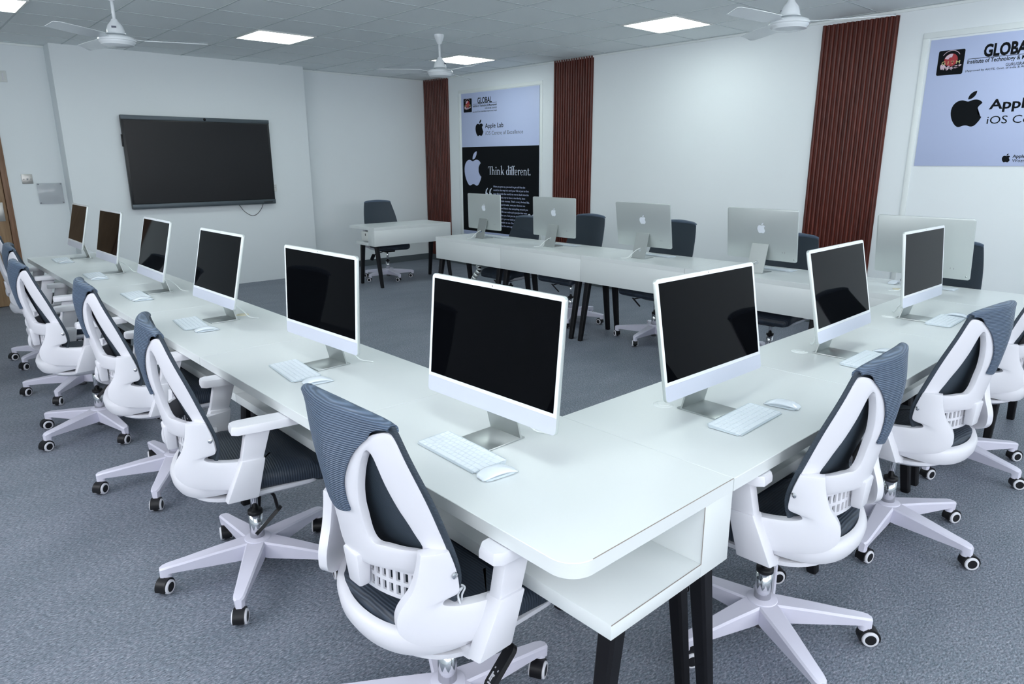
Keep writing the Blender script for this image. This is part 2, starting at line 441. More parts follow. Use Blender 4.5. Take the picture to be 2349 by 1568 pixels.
SVG_BODY = "c-.948 0-2.415-1.078-3.96-1.04-2.04.027-3.91 1.183-4.961 3.014-2.117 3.675-.546 9.103 1.519 12.09 1.013 1.454 2.208 3.09 3.792 3.039 1.52-.065 2.09-.987 3.935-.987 1.831 0 2.35.987 3.96.948 1.637-.026 2.676-1.48 3.676-2.948 1.156-1.688 1.636-3.325 1.662-3.415-.039-.013-3.182-1.221-3.22-4.857-.026-3.04 2.48-4.494 2.597-4.559-1.429-2.09-3.623-2.324-4.39-2.376-2-.156-3.675 1.09-4.61 1.09"
SVG_LEAF = "c.843-1.012 1.4-2.427 1.245-3.83-1.207.052-2.662.805-3.532 1.818-.78.896-1.454 2.338-1.273 3.714 1.338.104 2.715-.688 3.559-1.701"
def svg_path(start, d, n=7):
    import re
    nums = [float(x) for x in re.findall(r'-?(?:\d+\.\d*|\.\d+|\d+)', d[1:])]
    pts = []; cur = Vector(start)
    for i in range(0, len(nums)-5, 6):
        a = cur+Vector(nums[i:i+2]); b = cur+Vector(nums[i+2:i+4]); c = cur+Vector(nums[i+4:i+6])
        for k in range(n):
            t = k/n; q = 1-t
            pts.append(q**3*cur+3*q*q*t*a+3*q*t*t*b+t**3*c)
        cur = c
    return pts
FRUIT = [[((p.x-12.15)/24, (12-p.y)/24) for p in svg_path((12.152, 6.896), SVG_BODY)],
         [((p.x-12.15)/24, (12-p.y)/24) for p in svg_path((15.53, 3.83), SVG_LEAF)]]
def add_loop(bm, loop, f):
    V = [bm.verts.new(f(*p)) for p in loop]
    fc = bm.faces.new(V); bmesh.ops.triangulate(bm, faces=[fc])
def add_fruit(bm, f, w, h, cx, cy):
    for loop in FRUIT: add_loop(bm, [(cx+x*w, cy+y*h) for x, y in loop], f)

def ring_poly(bm, f, cx, cy, ro, ri, a0, a1, sx=1.0, sy=1.0, n=14):
    for k in range(n):
        a = R(lerp(a0, a1, k/n)); b = R(lerp(a0, a1, (k+1)/n))
        q = [(cx+ro*sx*math.cos(a), cy+ro*sy*math.sin(a)), (cx+ro*sx*math.cos(b), cy+ro*sy*math.sin(b)),
             (cx+ri*sx*math.cos(b), cy+ri*sy*math.sin(b)), (cx+ri*sx*math.cos(a), cy+ri*sy*math.sin(a))]
        bm.faces.new([bm.verts.new(f(*p)) for p in q])
def rect_poly(bm, f, x0, y0, x1, y1):
    bm.faces.new([bm.verts.new(f(*p)) for p in ((x0, y0), (x1, y0), (x1, y1), (x0, y1))])
def quad_poly(bm, f, pts): bm.faces.new([bm.verts.new(f(*p)) for p in pts])

def serif_text(bm, f, x, y, k, kx):
    """'Think different.' in a narrow old-style serif; unit: x-height = 1"""
    g = lambda a, b: f(x0+a*kx*k, y+b*k)
    ST = .22; HL = .075
    def rc(a, b, c, d): rect_poly(bm, g, a, b, c, d)
    def serif(cx, yy, w=.26, up=False):
        s = 1 if not up else -1
        quad_poly(bm, g, [(cx-w, yy), (cx+w, yy), (cx+w*.45, yy+s*.10), (cx-w*.45, yy+s*.10)])
    def stem(cx, y0, y1, foot=True, flag=True):
        rc(cx-ST/2, y0, cx+ST/2, y1)
        if foot: serif(cx, y0)
        if flag: quad_poly(bm, g, [(cx-ST/2-.2, y1-.13), (cx-ST/2, y1-.17), (cx+ST/2, y1+.06), (cx-ST/2, y1-.02)])
    def arch(c0, c1, yy=1.0):
        m = (c0+c1)/2; rx = (c1-c0)/2+ST/2
        for i in range(14):
            a = PI*i/14; b = PI*(i+1)/14
            t = lambda q: lerp(ST, .08, abs(math.cos(q)) if math.cos(q) < 0 else 0)*.9
            ro = lambda q: (m+rx*math.cos(q), yy-.38+.40*math.sin(q))
            ri = lambda q: (m+(rx-ST*.9)*math.cos(q), yy-.38+.24*math.sin(q))
            quad_poly(bm, g, [ro(a), ro(b), ri(b), ri(a)])
    def bowl(cx, a0, a1, rx=.42, thick_left=True):
        for i in range(22):
            a = R(lerp(a0, a1, i/22)); b = R(lerp(a0, a1, (i+1)/22))
            def pr(q):
                th = HL+(ST-HL)*abs(math.cos(q))
                return (cx+rx*math.cos(q), .5+.53*math.sin(q)), (cx+(rx-th)*math.cos(q), .5+(.53-HL)*math.sin(q))
            o1, i1 = pr(a); o2, i2 = pr(b); quad_poly(bm, g, [o1, o2, i2, i1])
    x0 = x
    def adv(w):
        nonlocal x0
        x0 += w*kx*k
    CAP = 1.62; ASC = 1.78
    # T with h
    rc(0, CAP-.10, 1.55, CAP); quad_poly(bm, g, [(0, CAP), (.10, CAP), (.05, CAP-.38), (-.02, CAP-.38)])
    rc(.62, 0, .86, CAP); serif(.74, 0, .30); adv(1.25)
    stem(.22, 0, ASC-.1, True, False); arch(.22, .86); rc(.75, 0, .97, .68); serif(.86, 0); adv(1.28)
    stem(.22, 0, 1.0); ring_poly(bm, g, .22, 1.42, .15, .0001, 0, 360); adv(.56)
    stem(.22, 0, 1.0); arch(.22, .86); rc(.75, 0, .97, .68); serif(.86, 0); adv(1.28)
    stem(.22, 0, ASC); quad_poly(bm, g, [(.33, .48), (.80, .98), (.92, .98), (.40, .42)]); quad_poly(bm, g, [(.42, .56), (.60, .68), (1.08, 0), (.78, 0)])
    rc(.66, .93, 1.02, 1.0); rc(.72, 0, 1.16, .07); adv(1.75)
    bowl(.45, 40, 325); stem(.86, 0, ASC, False); quad_poly(bm, g, [(.75, 0), (1.12, .05), (1.12, .12), (.95, .16)]); adv(1.20)
    stem(.22, 0, 1.0); ring_poly(bm, g, .22, 1.42, .15, .0001, 0, 360); adv(.52)
    for i in range(2):
        rc(.11, 0, .33, 1.45); serif(.22, 0); rc(-.04, .92, .60, 1.0)
        ring_poly(bm, g, .44, 1.43, .33, .17, 60, 180, 1, 1.05); adv(.56)
    adv(.02)
    def e_():
        bowl(.45, 0, 318); rc(.06, .50, .86, .58); adv(1.0)
    e_()
    def r_():
        stem(.22, 0, 1.0); ring_poly(bm, g, .52, .72, .30, .12, 35, 150, 1, 1); adv(.80)
    r_(); e_()
    stem(.22, 0, 1.0); arch(.22, .86); rc(.75, 0, .97, .68); serif(.86, 0); adv(1.24)
    rc(.15, .2, .36, 1.28); rc(-.02, .92, .58, 1.0); ring_poly(bm, g, .42, .27, .27, .12, 180, 310); adv(.66)
    ring_poly(bm, g, .16, .13, .16, .0001, 0, 360)

def poster(name, y_left, z0, w, h, label):
    p = empty(name, (XW-.0005, y_left, z0)); tag(p, label, 'poster')
    return p
def PF(d):           # poster-plane mapping: a = metres to the right of the left edge, b = metres above the bottom
    return lambda a, b: (-d, -a, b)

def line_obj(p, name, m, txt, size, bold, width, put, ky=1.0, h=None):
    v, s_ = text_polys(txt, size, bold, width=width)
    k = h/max(q.y for q in v) if h else ky
    bm = bmesh.new(); add_polys(bm, [Vector((q.x, q.y*k, 0)) for q in v], s_, put); return obj(name, bm, m, p, 0)
def letterhead(p, h, bmk, bmg, zt):
    """institute heading shared by both posters; a0 = emblem left, zt = z of emblem top in poster space"""
    f = PF(.0072)
    a = .055
    E = obj_emblem(p, a, zt)
    line_obj(p, 'institute_name', M_INK, 'GLOBAL', .1, .0022, .312, lambda x, y: f(a+.317+x, zt-.078+y), h=.078)
    bm = bmesh.new(); rect_poly(bm, f, a+.213, zt-.086, a+.735, zt-.082); obj('rule_line', bm, M_INK, p, 0)
    line_obj(p, 'institute_subtitle', M_INK, 'Institute of Technology & Management', .045, .0008, .522, lambda x, y: f(a+.212+x, zt-.125+y), .95)
    line_obj(p, 'place_lettering', M_INK, 'GURUGRAM, Delhi-NCR', .03, .0003, .257, lambda x, y: f(a+.478+x, zt-.163+y))
    line_obj(p, 'approval_lettering', M_INK, '(Approved by AICTE, Govt. of India & Affiliated to Gurugram University, Gurugram)', .02, .0002, .53, lambda x, y: f(a+.205+x, zt-.197+y), 1.25)

def obj_emblem(p, a, zt):
    f1, f2, f3, f4 = PF(.0072), PF(.0078), PF(.0086), PF(.0092)
    bm = bmesh.new(); add_loop(bm, [(a+.094+x, zt-.094+y) for x, y in rrect(.188, .188, .012)], f1)
    e = obj('emblem', bm, M_INK, p)
    bm = bmesh.new(); add_loop(bm, [(a+.094+.048*math.cos(2*PI*k/32), zt-.075+.048*math.sin(2*PI*k/32)) for k in range(32)], f2)
    obj('globe', bm, M_RED, e)
    bm = bmesh.new()
    ring_poly(bm, f3, a+.094, zt-.075, .046, .020, 75, 165, 1, 1)
    ring_poly(bm, f3, a+.094, zt-.072, .070, .066, 30, 150)
    for k in range(9):       # clasped fingers
        t = (k-4)/4; cx = a+.094+t*.062; cy = zt-.138+.014*abs(t)
        add_loop(bm, [(cx+.019*math.cos(q)*math.cos(.7-t)-.0085*math.sin(q)*math.sin(.7-t), cy+.019*math.cos(q)*math.sin(.7-t)*(1 if k % 2 else -1)+.0085*math.sin(q)) for q in [2*PI*j/16 for j in range(16)]], f3)
    obj('clasped_hands', bm, M_PINK, e)
    bm = bmesh.new(); v, s = text_polys('G I T M', .036, 0, width=.130); add_polys(bm, v, s, lambda x, y: f4(a+.031+x, zt-.108+y)); obj('emblem_lettering', bm, M_GOLD, e)
    return e

# tall poster by the corner
P1Y, P1Z, P1W, P1H = 6.915, .478, 1.625, 2.013
po = poster('tall_poster', P1Y, P1Z, P1W, P1H, 'tall lavender and black poster reading Think different, behind the far end of the desks')
bm = bmesh.new(); box(bm, (-.0065, -P1W, 0), (0, 0, P1H), .001); obj('printed_sheet', bm, M_LAV, po)
bm = bmesh.new(); box(bm, (-.007, -P1W, .058), (-.003, 0, 1.268)); obj('black_field', bm, M_INK, po)
zt = 2.419-P1Z
letterhead(po, P1H, None, None, zt)
f = PF(.0072)
line_obj(po, 'title_lettering', M_INK, 'Apple Lab', .09, .0008, .39, lambda x, y: f(P1Y-6.383+x, 2.00-P1Z+y))
bm = bmesh.new(); v, s = text_polys('iOS Centre of Excellence', .07, 0, width=.78)
add_polys(bm, v, s, lambda x, y: f(P1Y-6.375+x, 1.905-P1Z+y*1.05)); obj('subtitle_lettering', bm, M_GREYINK, po)
bm = bmesh.new(); add_fruit(bm, f, .215, .224, P1Y-6.507, 2.007-P1Z); obj('fruit_logo', bm, M_INK, po)
f = PF(.0078)
bm = bmesh.new(); add_fruit(bm, f, .475, .486, P1Y-6.668, 1.441-P1Z); obj('large_fruit_logo', bm, M_PRINTW, po)
bm = bmesh.new(); serif_text(bm, f, P1Y-6.325, 1.358-P1Z, .070, .895); obj('slogan_lettering', bm, M_PRINTWH, po)
QT = ["When you grow up, you tend to get told that the", "world is the way it is and your life is just to live", "your life inside the world, try not to bash into the",
      "walls too much, try to have a nice family, have", "fun, save a little money. That's a very limited life.", "Life can be much broader, once you discover one",
      "simple fact, and that is that everything around you", "that you call life was made up by people that were", "no smarter than you. And you can change it, you",
      "can influence it, you can build your own things", "that other people can use. Once you learn that,", "you'll never be the same again."]
bm = bmesh.new()
for i, ln in enumerate(QT):
    v, s = text_polys(ln, .033, .0004, width=.0141*len(ln)+.0)
    add_polys(bm, v, s, lambda x, y: f(P1Y-6.216+x, 1.183-.0497*i-P1Z+y*1.05))
obj('quote_lettering', bm, M_PRINTW, po)
bm = bmesh.new()
for dx in (0, .085):       # opening and closing quotation marks
    for (qx, qz, sg) in ((P1Y-6.39+dx, 1.075-P1Z, 1), (P1Y-5.50+dx, .815-P1Z, -1)):
        add_loop(bm, [(qx+.03+.028*math.cos(k*2*PI/20), qz+.03*math.sin(k*2*PI/20)) for k in range(20)], f)
        add_loop(bm, [(qx+.03+sg*p[0], qz+sg*p[1]) for p in ((-.028, -.005), (-.030, .03), (-.018, .07), (.02, .098), (.026, .088), (.002, .06), (-.008, .025))][::1], f)
obj('quotation_marks', bm, M_PRINTWH, po)

# poster at the right edge
P2Y, P2Z, P2W, P2H = .738, 1.493, 1.70, .991
po2 = poster('wide_poster', P2Y, P2Z, P2W, P2H, 'lavender poster with a large black fruit logo, cut by the right edge of the photo')
bm = bmesh.new(); box(bm, (-.0065, -P2W, 0), (0, 0, P2H), .001); obj('printed_sheet', bm, M_LAV, po2)
zt = 2.394-P2Z
f = PF(.0072)
E2 = obj_emblem(po2, P2Y-.668, zt)
line_obj(po2, 'institute_name', M_INK, 'GLOBAL', .1, .0042, .325, lambda x, y: f(P2Y-.352+x, 2.322-P2Z+y), h=.09)
bm = bmesh.new(); rect_poly(bm, f, P2Y-.452, 2.311-P2Z, P2Y+.09, 2.315-P2Z); obj('rule_line', bm, M_INK, po2, 0)
line_obj(po2, 'institute_subtitle', M_INK, 'Institute of Technology & Management', .045, .0009, .535, lambda x, y: f(P2Y-.455+x, 2.278-P2Z+y), .95)
line_obj(po2, 'place_lettering', M_INK, 'GURUGRAM, Delhi-NCR', .034, .0003, .27, lambda x, y: f(P2Y-.192+x, 2.236-P2Z+y), .95)
line_obj(po2, 'approval_lettering', M_INK, '(Approved by AICTE, Govt. of India & Affiliated to Gurugram University, Gurugram)', .02, .0002, .80, lambda x, y: f(P2Y-.46+x, 2.218-P2Z+y))
line_obj(po2, 'title_lettering', M_INK, 'Apple Lab', .1, .0024, .50, lambda x, y: f(P2Y-.256+x, 1.926-P2Z+y), 1.02)
line_obj(po2, 'subtitle_lettering', M_INK, 'iOS Centre of Excellence', .08, 0, .98, lambda x, y: f(P2Y-.256+x, 1.815-P2Z+y), 1.05)
line_obj(po2, 'caption_lettering', M_INK, 'Apple', .034, .0006, None, lambda x, y: f(P2Y-.043+x, 1.555-P2Z+y))
line_obj(po2, 'caption_lettering', M_INK, 'Wozniak', .034, 0, None, lambda x, y: f(P2Y-.043+x, 1.523-P2Z+y))
bm = bmesh.new(); add_fruit(bm, f, .272, .272, P2Y-.407, 1.934-P2Z); obj('fruit_logo', bm, M_INK, po2)
bm = bmesh.new(); add_fruit(bm, f, .066, .066, P2Y-.085, 1.554-P2Z); obj('small_fruit_logo', bm, M_INK, po2)

# ------------------------------------------------------------------ fluted wood strips
def slat_panel(y0, y1, z0, z1, label):
    bm = bmesh.new(); n = max(4, round((y1-y0)/.0415)); prof = []
    for k in range(n):
        a = y0+(y1-y0)*k/n; p = (y1-y0)/n
        prof += [(0, a), (-.008, a), (-.008, a+p*.16)]
        for j in range(7):
            t = j/6; prof.append((-.008-.018*math.sin(PI*t)**.55, a+p*(.16+.68*t)))
        prof += [(-.008, a+p*.9)]
    prof = [(0, y0)]+[q for q in prof if q[0] != 0]+[(-.008, y1), (0, y1)]
    prism(bm, [(XW+a, b) for a, b in prof], 'z', z0, z1)
    o = obj('slat_panel', bm, M_SLAT, None, 50)
    tag(o, label, 'wall panel', 'mahogany wall panels')
slat_panel(7.225, 7.836, .092, ZC-.003, 'dark red fluted wood panel in the room corner behind the small separate desk')
slat_panel(4.378, 5.030, .092, ZC-.003, 'dark red fluted wood panel just right of the tall Think different poster')
slat_panel(1.005, 1.650, .092, 2.712, 'dark red fluted wood panel left of the poster at the right edge, nearest and largest')

# ------------------------------------------------------------------ ceiling lights
led = empty('ceiling_light', (0, 0, ZC))
bm = bmesh.new()
for lo, hi in (((-.298, -.298), (.298, -.280)), ((-.298, .280), (.298, .298)), ((-.298, -.280), (-.280, .280)), ((.280, -.280), (.298, .280))):
    box(bm, (lo[0], lo[1], -.012), (hi[0], hi[1], -.0005), .002)
obj('frame', bm, M_SHADEW, led)
bm = bmesh.new(); box(bm, (-.279, -.279, -.009), (.279, .279, -.004)); obj('diffuser', bm, M_LED, led, 0)
LBL = {(-1, 3): 'square lit ceiling panel at the top left corner of the photo', (0, 3): 'square lit ceiling panel above the large display',
       (1, 3): 'square lit ceiling panel behind the fan in the far corner', (1, 2): 'square lit ceiling panel nearest the right wall, above the blank wall bay'}
first = True
for i, x in enumerate((-.64, 1.76, 4.16)):
    for j, y in enumerate((-3.33, -.33, 2.67, 5.67)):
        o = led if first else copy_tree(led); first = False
        o.location = (x, y, ZC)
        tag(o, LBL.get((i-1, j), 'square lit ceiling panel of the row overhead, outside the photo'), 'ceiling light', 'square ceiling light panels')

# ------------------------------------------------------------------ ceiling fans
fan = empty('ceiling_fan')
bm = bmesh.new(); lathe(bm, [(0, ZC), (.05, ZC), (.05, ZC-.012), (.045, ZC-.03), (.022, ZC-.085), (.014, ZC-.09), (0, ZC-.09)]); obj('canopy', bm, M_FAN, fan, 45, True)
bm = bmesh.new(); cyl(bm, (0, 0, 2.52), (0, 0, ZC-.08), .0115, n=14); obj('down_rod', bm, M_FAN, fan)
bm = bmesh.new(); lathe(bm, [(0, 2.545), (.018, 2.545), (.026, 2.53), (.05, 2.50), (.060, 2.468), (.061, 2.452), (.066, 2.450), (.066, 2.444), (.03, 2.436), (.03, 2.432), (0, 2.432)]); obj('upper_cover', bm, M_FAN, fan, 45, True)
bm = bmesh.new(); lathe(bm, [(0, 2.434), (.09, 2.430), (.118, 2.420), (.128, 2.405), (.128, 2.397), (.122, 2.394), (.120, 2.384), (.112, 2.378), (.108, 2.368), (.085, 2.360), (.05, 2.354), (0, 2.352)], 36); mot = obj('motor_housing', bm, M_FAN, fan, 45, True)
bm = bmesh.new(); box(bm, (-.016, -.0635, 2.478), (.014, -.056, 2.490)); obj('name_badge', bm, M_GREYINK, fan)
bm = bmesh.new()
sec = [(.10, .03, .0), (.16, .035, .006), (.19, .062, .012), (.35, .064, .012), (.55, .058, .012), (.60, .050, .012), (.612, .03, .012)]
prev = None
for (x, hw, tw) in sec:
    ring = [bm.verts.new((x, -hw, 2.408-tw)), bm.verts.new((x, hw, 2.408+tw)), bm.verts.new((x, hw, 2.411+tw)), bm.verts.new((x, -hw, 2.411-tw))]
    if prev:
        for k in range(4): bm.faces.new((prev[k], prev[(k+1) % 4], ring[(k+1) % 4], ring[k]))
    else: bm.faces.new(ring[::-1])
    prev = ring
bm.faces.new(prev)
bl = obj('blade', bm, M_FAN, fan, 35, True)
for k in (1, 2):
    b2 = bl.copy(); COL.objects.link(b2); b2.parent = fan; b2.rotation_euler = (0, 0, 2*PI*k/3)
fans = [((.02, 4.53), -22, 'white ceiling fan at the upper left, above the large display'),
        ((2.92, 4.49), 25, 'white ceiling fan in the far corner, whole down rod in view'),
        ((3.11, .95), 175, 'white ceiling fan at the upper right, before the largest wood panel')]
for i, ((x, y), a, lb) in enumerate(fans):
    o = fan if i == 0 else copy_tree(fan)
    o.location = (x, y, 0); o.rotation_euler = (0, 0, R(a)); tag(o, lb, 'ceiling fan', 'white ceiling fans')

# ------------------------------------------------------------------ wall display
tv = empty('wall_display', (.708, 7.5695, 1.014)); tag(tv, 'large black flat interactive display mounted on the white pier', 'display')
W_, H_ = 1.715, 1.045
bm = bmesh.new(); box(bm, (0, -.069, 0), (W_, -.02, H_), .006); obj('housing', bm, M_TVB, tv)
bm = bmesh.new(); box(bm, (.0, -.074, H_-.046), (W_, -.066, H_), .002); obj('top_bar', bm, M_TVF, tv)
bm = bmesh.new(); box(bm, (.0, -.082, 0), (W_, -.066, .056), .005); bb = obj('bottom_bar', bm, M_TVF, tv)
bm = bmesh.new(); box(bm, (W_-.16, -.084, .018), (W_-.045, -.080, .030)); obj('port_strip', bm, M_TVB, bb)
bm = bmesh.new(); box(bm, (.026, -.0705, .064), (W_-.026, -.068, H_-.056)); obj('screen', bm, M_TVS, tv)
bm = bmesh.new(); cyl(bm, (.915, -.0755, H_-.022), (.915, -.073, H_-.022), .016, n=20); obj('camera_lens', bm, M_BLK, tv)
bm = bmesh.new(); box(bm, (-.012, -.062, .70), (.004, -.03, .835), .005); obj('side_module', bm, M_BLK, tv)
bm = bmesh.new(); box(bm, (.2, -.02, .3), (W_-.2, 0, H_-.2)); obj('wall_mount', bm, M_BLK, tv)
bm = bmesh.new(); tube(bm, catmull([(1.24, -.03, .01), (1.30, -.035, -.08), (1.385, -.04, -.14), (1.46, -.04, -.13), (1.53, -.035, -.06), (1.565, -.03, .01)], 8), .0035, 8); obj('hanging_cable', bm, M_BLK, tv)

# small wall fittings
def plate(name, lo, hi, m, label, cat, extra=None):
    e = empty(name, (lo[0], hi[1], lo[2])); tag(e, label, cat)
    bm = bmesh.new(); box(bm, (0, lo[1]-hi[1], 0), (hi[0]-lo[0], 0, hi[2]-lo[2]), .003); obj('plate', bm, m, e)
    return e
e = plate('wall_switch', (-.262, YW-.012, 1.318), (-.162, YW, 1.42), M_SWITCH, 'square metal switch plate on the wall right of the door', 'switch')
bm = bmesh.new(); cyl(bm, (.05, -.030, .055), (.05, -.011, .045), .007, n=12); obj('toggle', bm, M_CHROME, e)
for x in (.018, .082):
    bm = bmesh.new(); cyl(bm, (x, -.0135, .05), (x, -.0115, .05), .005, n=12); obj('screw', bm, M_STEEL, e)
e = empty('acrylic_sign', (-.135, YW, 1.098)); tag(e, 'clear acrylic sign plate with faint grey letters, right of the switch', 'sign')
bm = bmesh.new(); box(bm, (0, -.022, 0), (.235, -.017, .225), .001); obj('acrylic_sheet', bm, M_ACR, e)
bm = bmesh.new()
for k in range(7): box(bm, (.045+k*.021, -.0165, .035), (.060+k*.021, -.0150, .085))
obj('sign_lettering', bm, M_ACRT, e)
for (x, z) in ((.012, .012), (.223, .012), (.012, .213), (.223, .213)):
    bm = bmesh.new(); cyl(bm, (x, -.026, z), (x, 0, z), .006, n=12); obj('standoff', bm, M_STEEL, e)
e = plate('junction_box', (-.36, YW-.022, 2.36), (-.235, YW+.001, 2.47), M_SHADEW, 'off-white wall box high on the wall at the left photo edge', 'switch box')
bm = bmesh.new(); box(bm, (.085, -.026, .02), (.095, -.021, .085), .002); obj('cover_clip', bm, M_PLAS, e)
e = plate('wall_socket', (2.405, 7.5695-.026, 1.165), (2.475, 7.5695, 1.255), M_SHADEW, 'small white socket plate beside the right edge of the large display', 'socket')
for z in (.05, .072):
    bm = bmesh.new(); cyl(bm, (.045, -.0275, z), (.045, -.0255, z), .004, n=10); obj('socket_hole', bm, M_BLK, e)

# ------------------------------------------------------------------ desks
# local frame: X along the desk, Y from the user edge (-) to the closed side (0), Z up; local origin on the closed side
LEGPTS = None
def make_desk(L, D, SH, DU, corner=False, name='desk'):
    d = empty(name)
    a, b = -L/2+.0012, L/2-.0012
    bm = bmesh.new()
    if corner:
        r = .062; pts = [(a, -D), (b-r, -D)]
        pts += [(b-r+r*math.sin(R(t)), -D+r-r*math.cos(R(t))) for t in range(10, 90, 10)] + [(b, -D+r), (b, 0), (a, 0)]
        prism(bm, pts, 'z', T-.036, T)
    else: box(bm, (a, -D, T-.036), (b, 0, T))
    es = [e for e in bm.edges if abs(e.verts[0].co.z-T) < 1e-5 and abs(e.verts[1].co.z-T) < 1e-5 and len(e.link_faces) == 2]
    bmesh.ops.bevel(bm, geom=es, offset=.0012, segments=1, affect='EDGES')
    obj('tabletop', bm, M_DESK, d)
    bm = bmesh.new(); box(bm, (a, -DU, .518), (b, 0, T-.0362), .0006); obj('back_panel', bm, M_DESK, d)
    bm = bmesh.new(); box(bm, (a, -SH, .518), (b, -DU-.0002, .556), .0008); obj('shelf', bm, M_DESK, d)
    if corner:
        bm = bmesh.new(); e = .0011; g_ = .0004
        for lo, hi in (((-D+.062, T-e), (0, T+g_)), ((-SH, .556-e), (-DU, .556+g_)), ((-DU-e, .556), (-DU+g_, T-.036))):
            box(bm, (b-e, lo[0], lo[1]), (b+g_, hi[0], hi[1]))
        obj('edge_line', bm, M_JOINT, d, 0)
    for sx in (-1, 1):
        for user in (0, 1):
            x = sx*(L/2-.055); y0 = -.045 if not user else -SH+.075; y1 = .045 if not user else -SH+.012
            bm = bmesh.new()
            def sect(x, y, z, h, c=.3):
                q = h*c
                return [(x-h+q, y-h, z), (x+h-q, y-h, z), (x+h, y-h+q, z), (x+h, y+h-q, z), (x+h-q, y+h, z), (x-h+q, y+h, z), (x-h, y+h-q, z), (x-h, y-h+q, z)]
            A = [bm.verts.new(p) for p in sect(x, y1, 0, .0165)]; A2 = [bm.verts.new(p) for p in sect(x, y1, .004, .0185)]
            B = [bm.verts.new(p) for p in sect(x, y0, .5175, .026)]
            bm.faces.new(A[::-1]); bm.faces.new(B)
            for P, Q in ((A, A2), (A2, B)):
                for k in range(8): bm.faces.new((P[k], P[(k+1) % 8], Q[(k+1) % 8], Q[k]))
            obj('leg', bm, M_LEG, d, 25, True)
    return d
def grommet(d, x, y, m, r=.034):
    bm = bmesh.new(); lathe(bm, [(0, T+.0046), (r*.55, T+.0046), (r*.6, T+.0022), (r*.93, T+.0022), (r, T+.0004), (r, T+.0001), (0, T+.0001)], 28, Matrix.Translation((x, y, 0)))
    obj('cable_grommet', bm, m, d, 40, True)

seamsL = [-.607, .4505, 1.513, 2.593, 3.639, 4.685, 5.731]
LL = ['white desk at the near corner, with a rounded top edge and an open shelf', 'white desk second from the near corner in the left row', 'white desk third from the near corner in the left row',
      'white desk fourth from the near corner in the left row', 'white desk next to last in the left row', 'white desk at the far end of the left row, by the door wall']
for i in range(6):
    L = seamsL[i+1]-seamsL[i]
    d = make_desk(L, .607, .477, .126, corner=(i == 0))
    # closed side faces +x, user side -x : local -Y -> world -X, local +X -> world -Y
    d.location = (-.0008, (seamsL[i]+seamsL[i+1])/2, 0); d.rotation_euler = (0, 0, -PI/2)
    tag(d, LL[i], 'desk', 'white desks of the left row')
    if i == 2: grommet(d, -(2.204-(seamsL[2]+seamsL[3])/2), -.152, M_CREAM)
    if i == 5: continue
seamsR = [.0, .985, 1.969, 2.958]
LR = ['white desk in the near right run, touching the corner desk', 'white desk in the middle of the near right run', 'white desk at the far end of the near right run, meeting the back row']
for i in range(3):
    L = seamsR[i+1]-seamsR[i]; cx = (seamsR[i]+seamsR[i+1])/2
    d = make_desk(L, .607, .477, .126); d.location = (cx, 0, 0)
    tag(d, LR[i], 'desk', 'white desks of the near right run')
    grommet(d, (.327, 1.305, 2.305)[i]-cx, -.155, M_CAB)
seamsB = [-.607, .470, 1.530, 2.587, 3.644, 4.7055]
LB = ['white desk at the right end of the back row, joining the near right run', 'white desk second from the right in the back row', 'white desk in the middle of the back row',
      'white desk second from the left in the back row', 'white desk at the left end of the back row, nearest the small separate desk']
for i in range(5):
    L = seamsB[i+1]-seamsB[i]
    d = make_desk(L, .5895, .477, .126); d.location = (2.9595, (seamsB[i]+seamsB[i+1])/2, 0); d.rotation_euler = (0, 0, PI/2)
    tag(d, LB[i], 'desk', 'white desks of the back row')
    if i == 0: grommet(d, .104-(seamsB[0]+seamsB[1])/2, -.228, M_CREAM)
d = make_desk(1.192, .60, .45, .148); d.location = (3.605, 6.055, 0); d.rotation_euler = (0, 0, PI)
tag(d, 'white separate desk standing in front of the screen wall, with a navy chair behind', 'desk')
bm = bmesh.new(); box(bm, (.53, -.31, .575), (.595, -.15, .69), .004); so = obj('power_socket', bm, M_SHADEW, d)
bm = bmesh.new(); box(bm, (.594, -.215, .64), (.5965, -.200, .668)); obj('socket_slot', bm, M_BLK, so)
d.rotation_euler = (0, 0, PI)

# flexible cable spine hanging below the back row
cs = empty('cable_spine', (3.02, 4.03, 0)); tag(cs, 'grey segmented cable spine curving below the left end of the back row', 'cable spine')
pts = catmull([(.0, .03, .495), (-.01, .0, .46), (-.02, .06, .38), (-.01, .12, .30), (.02, .12, .20), (.04, .08, .10), (.05, .06, .0)], 5)
bm = bmesh.new(); tube(bm, pts, .020, 12); obj('core', bm, M_BLK, cs)
bm = bmesh.new()
for k in range(0, len(pts)-1, 2):
    a, b = pts[k], pts[k+1]; cyl(bm, a, a+(b-a)*1.55, .028, n=14)
obj('segments', bm, M_ALU, cs)

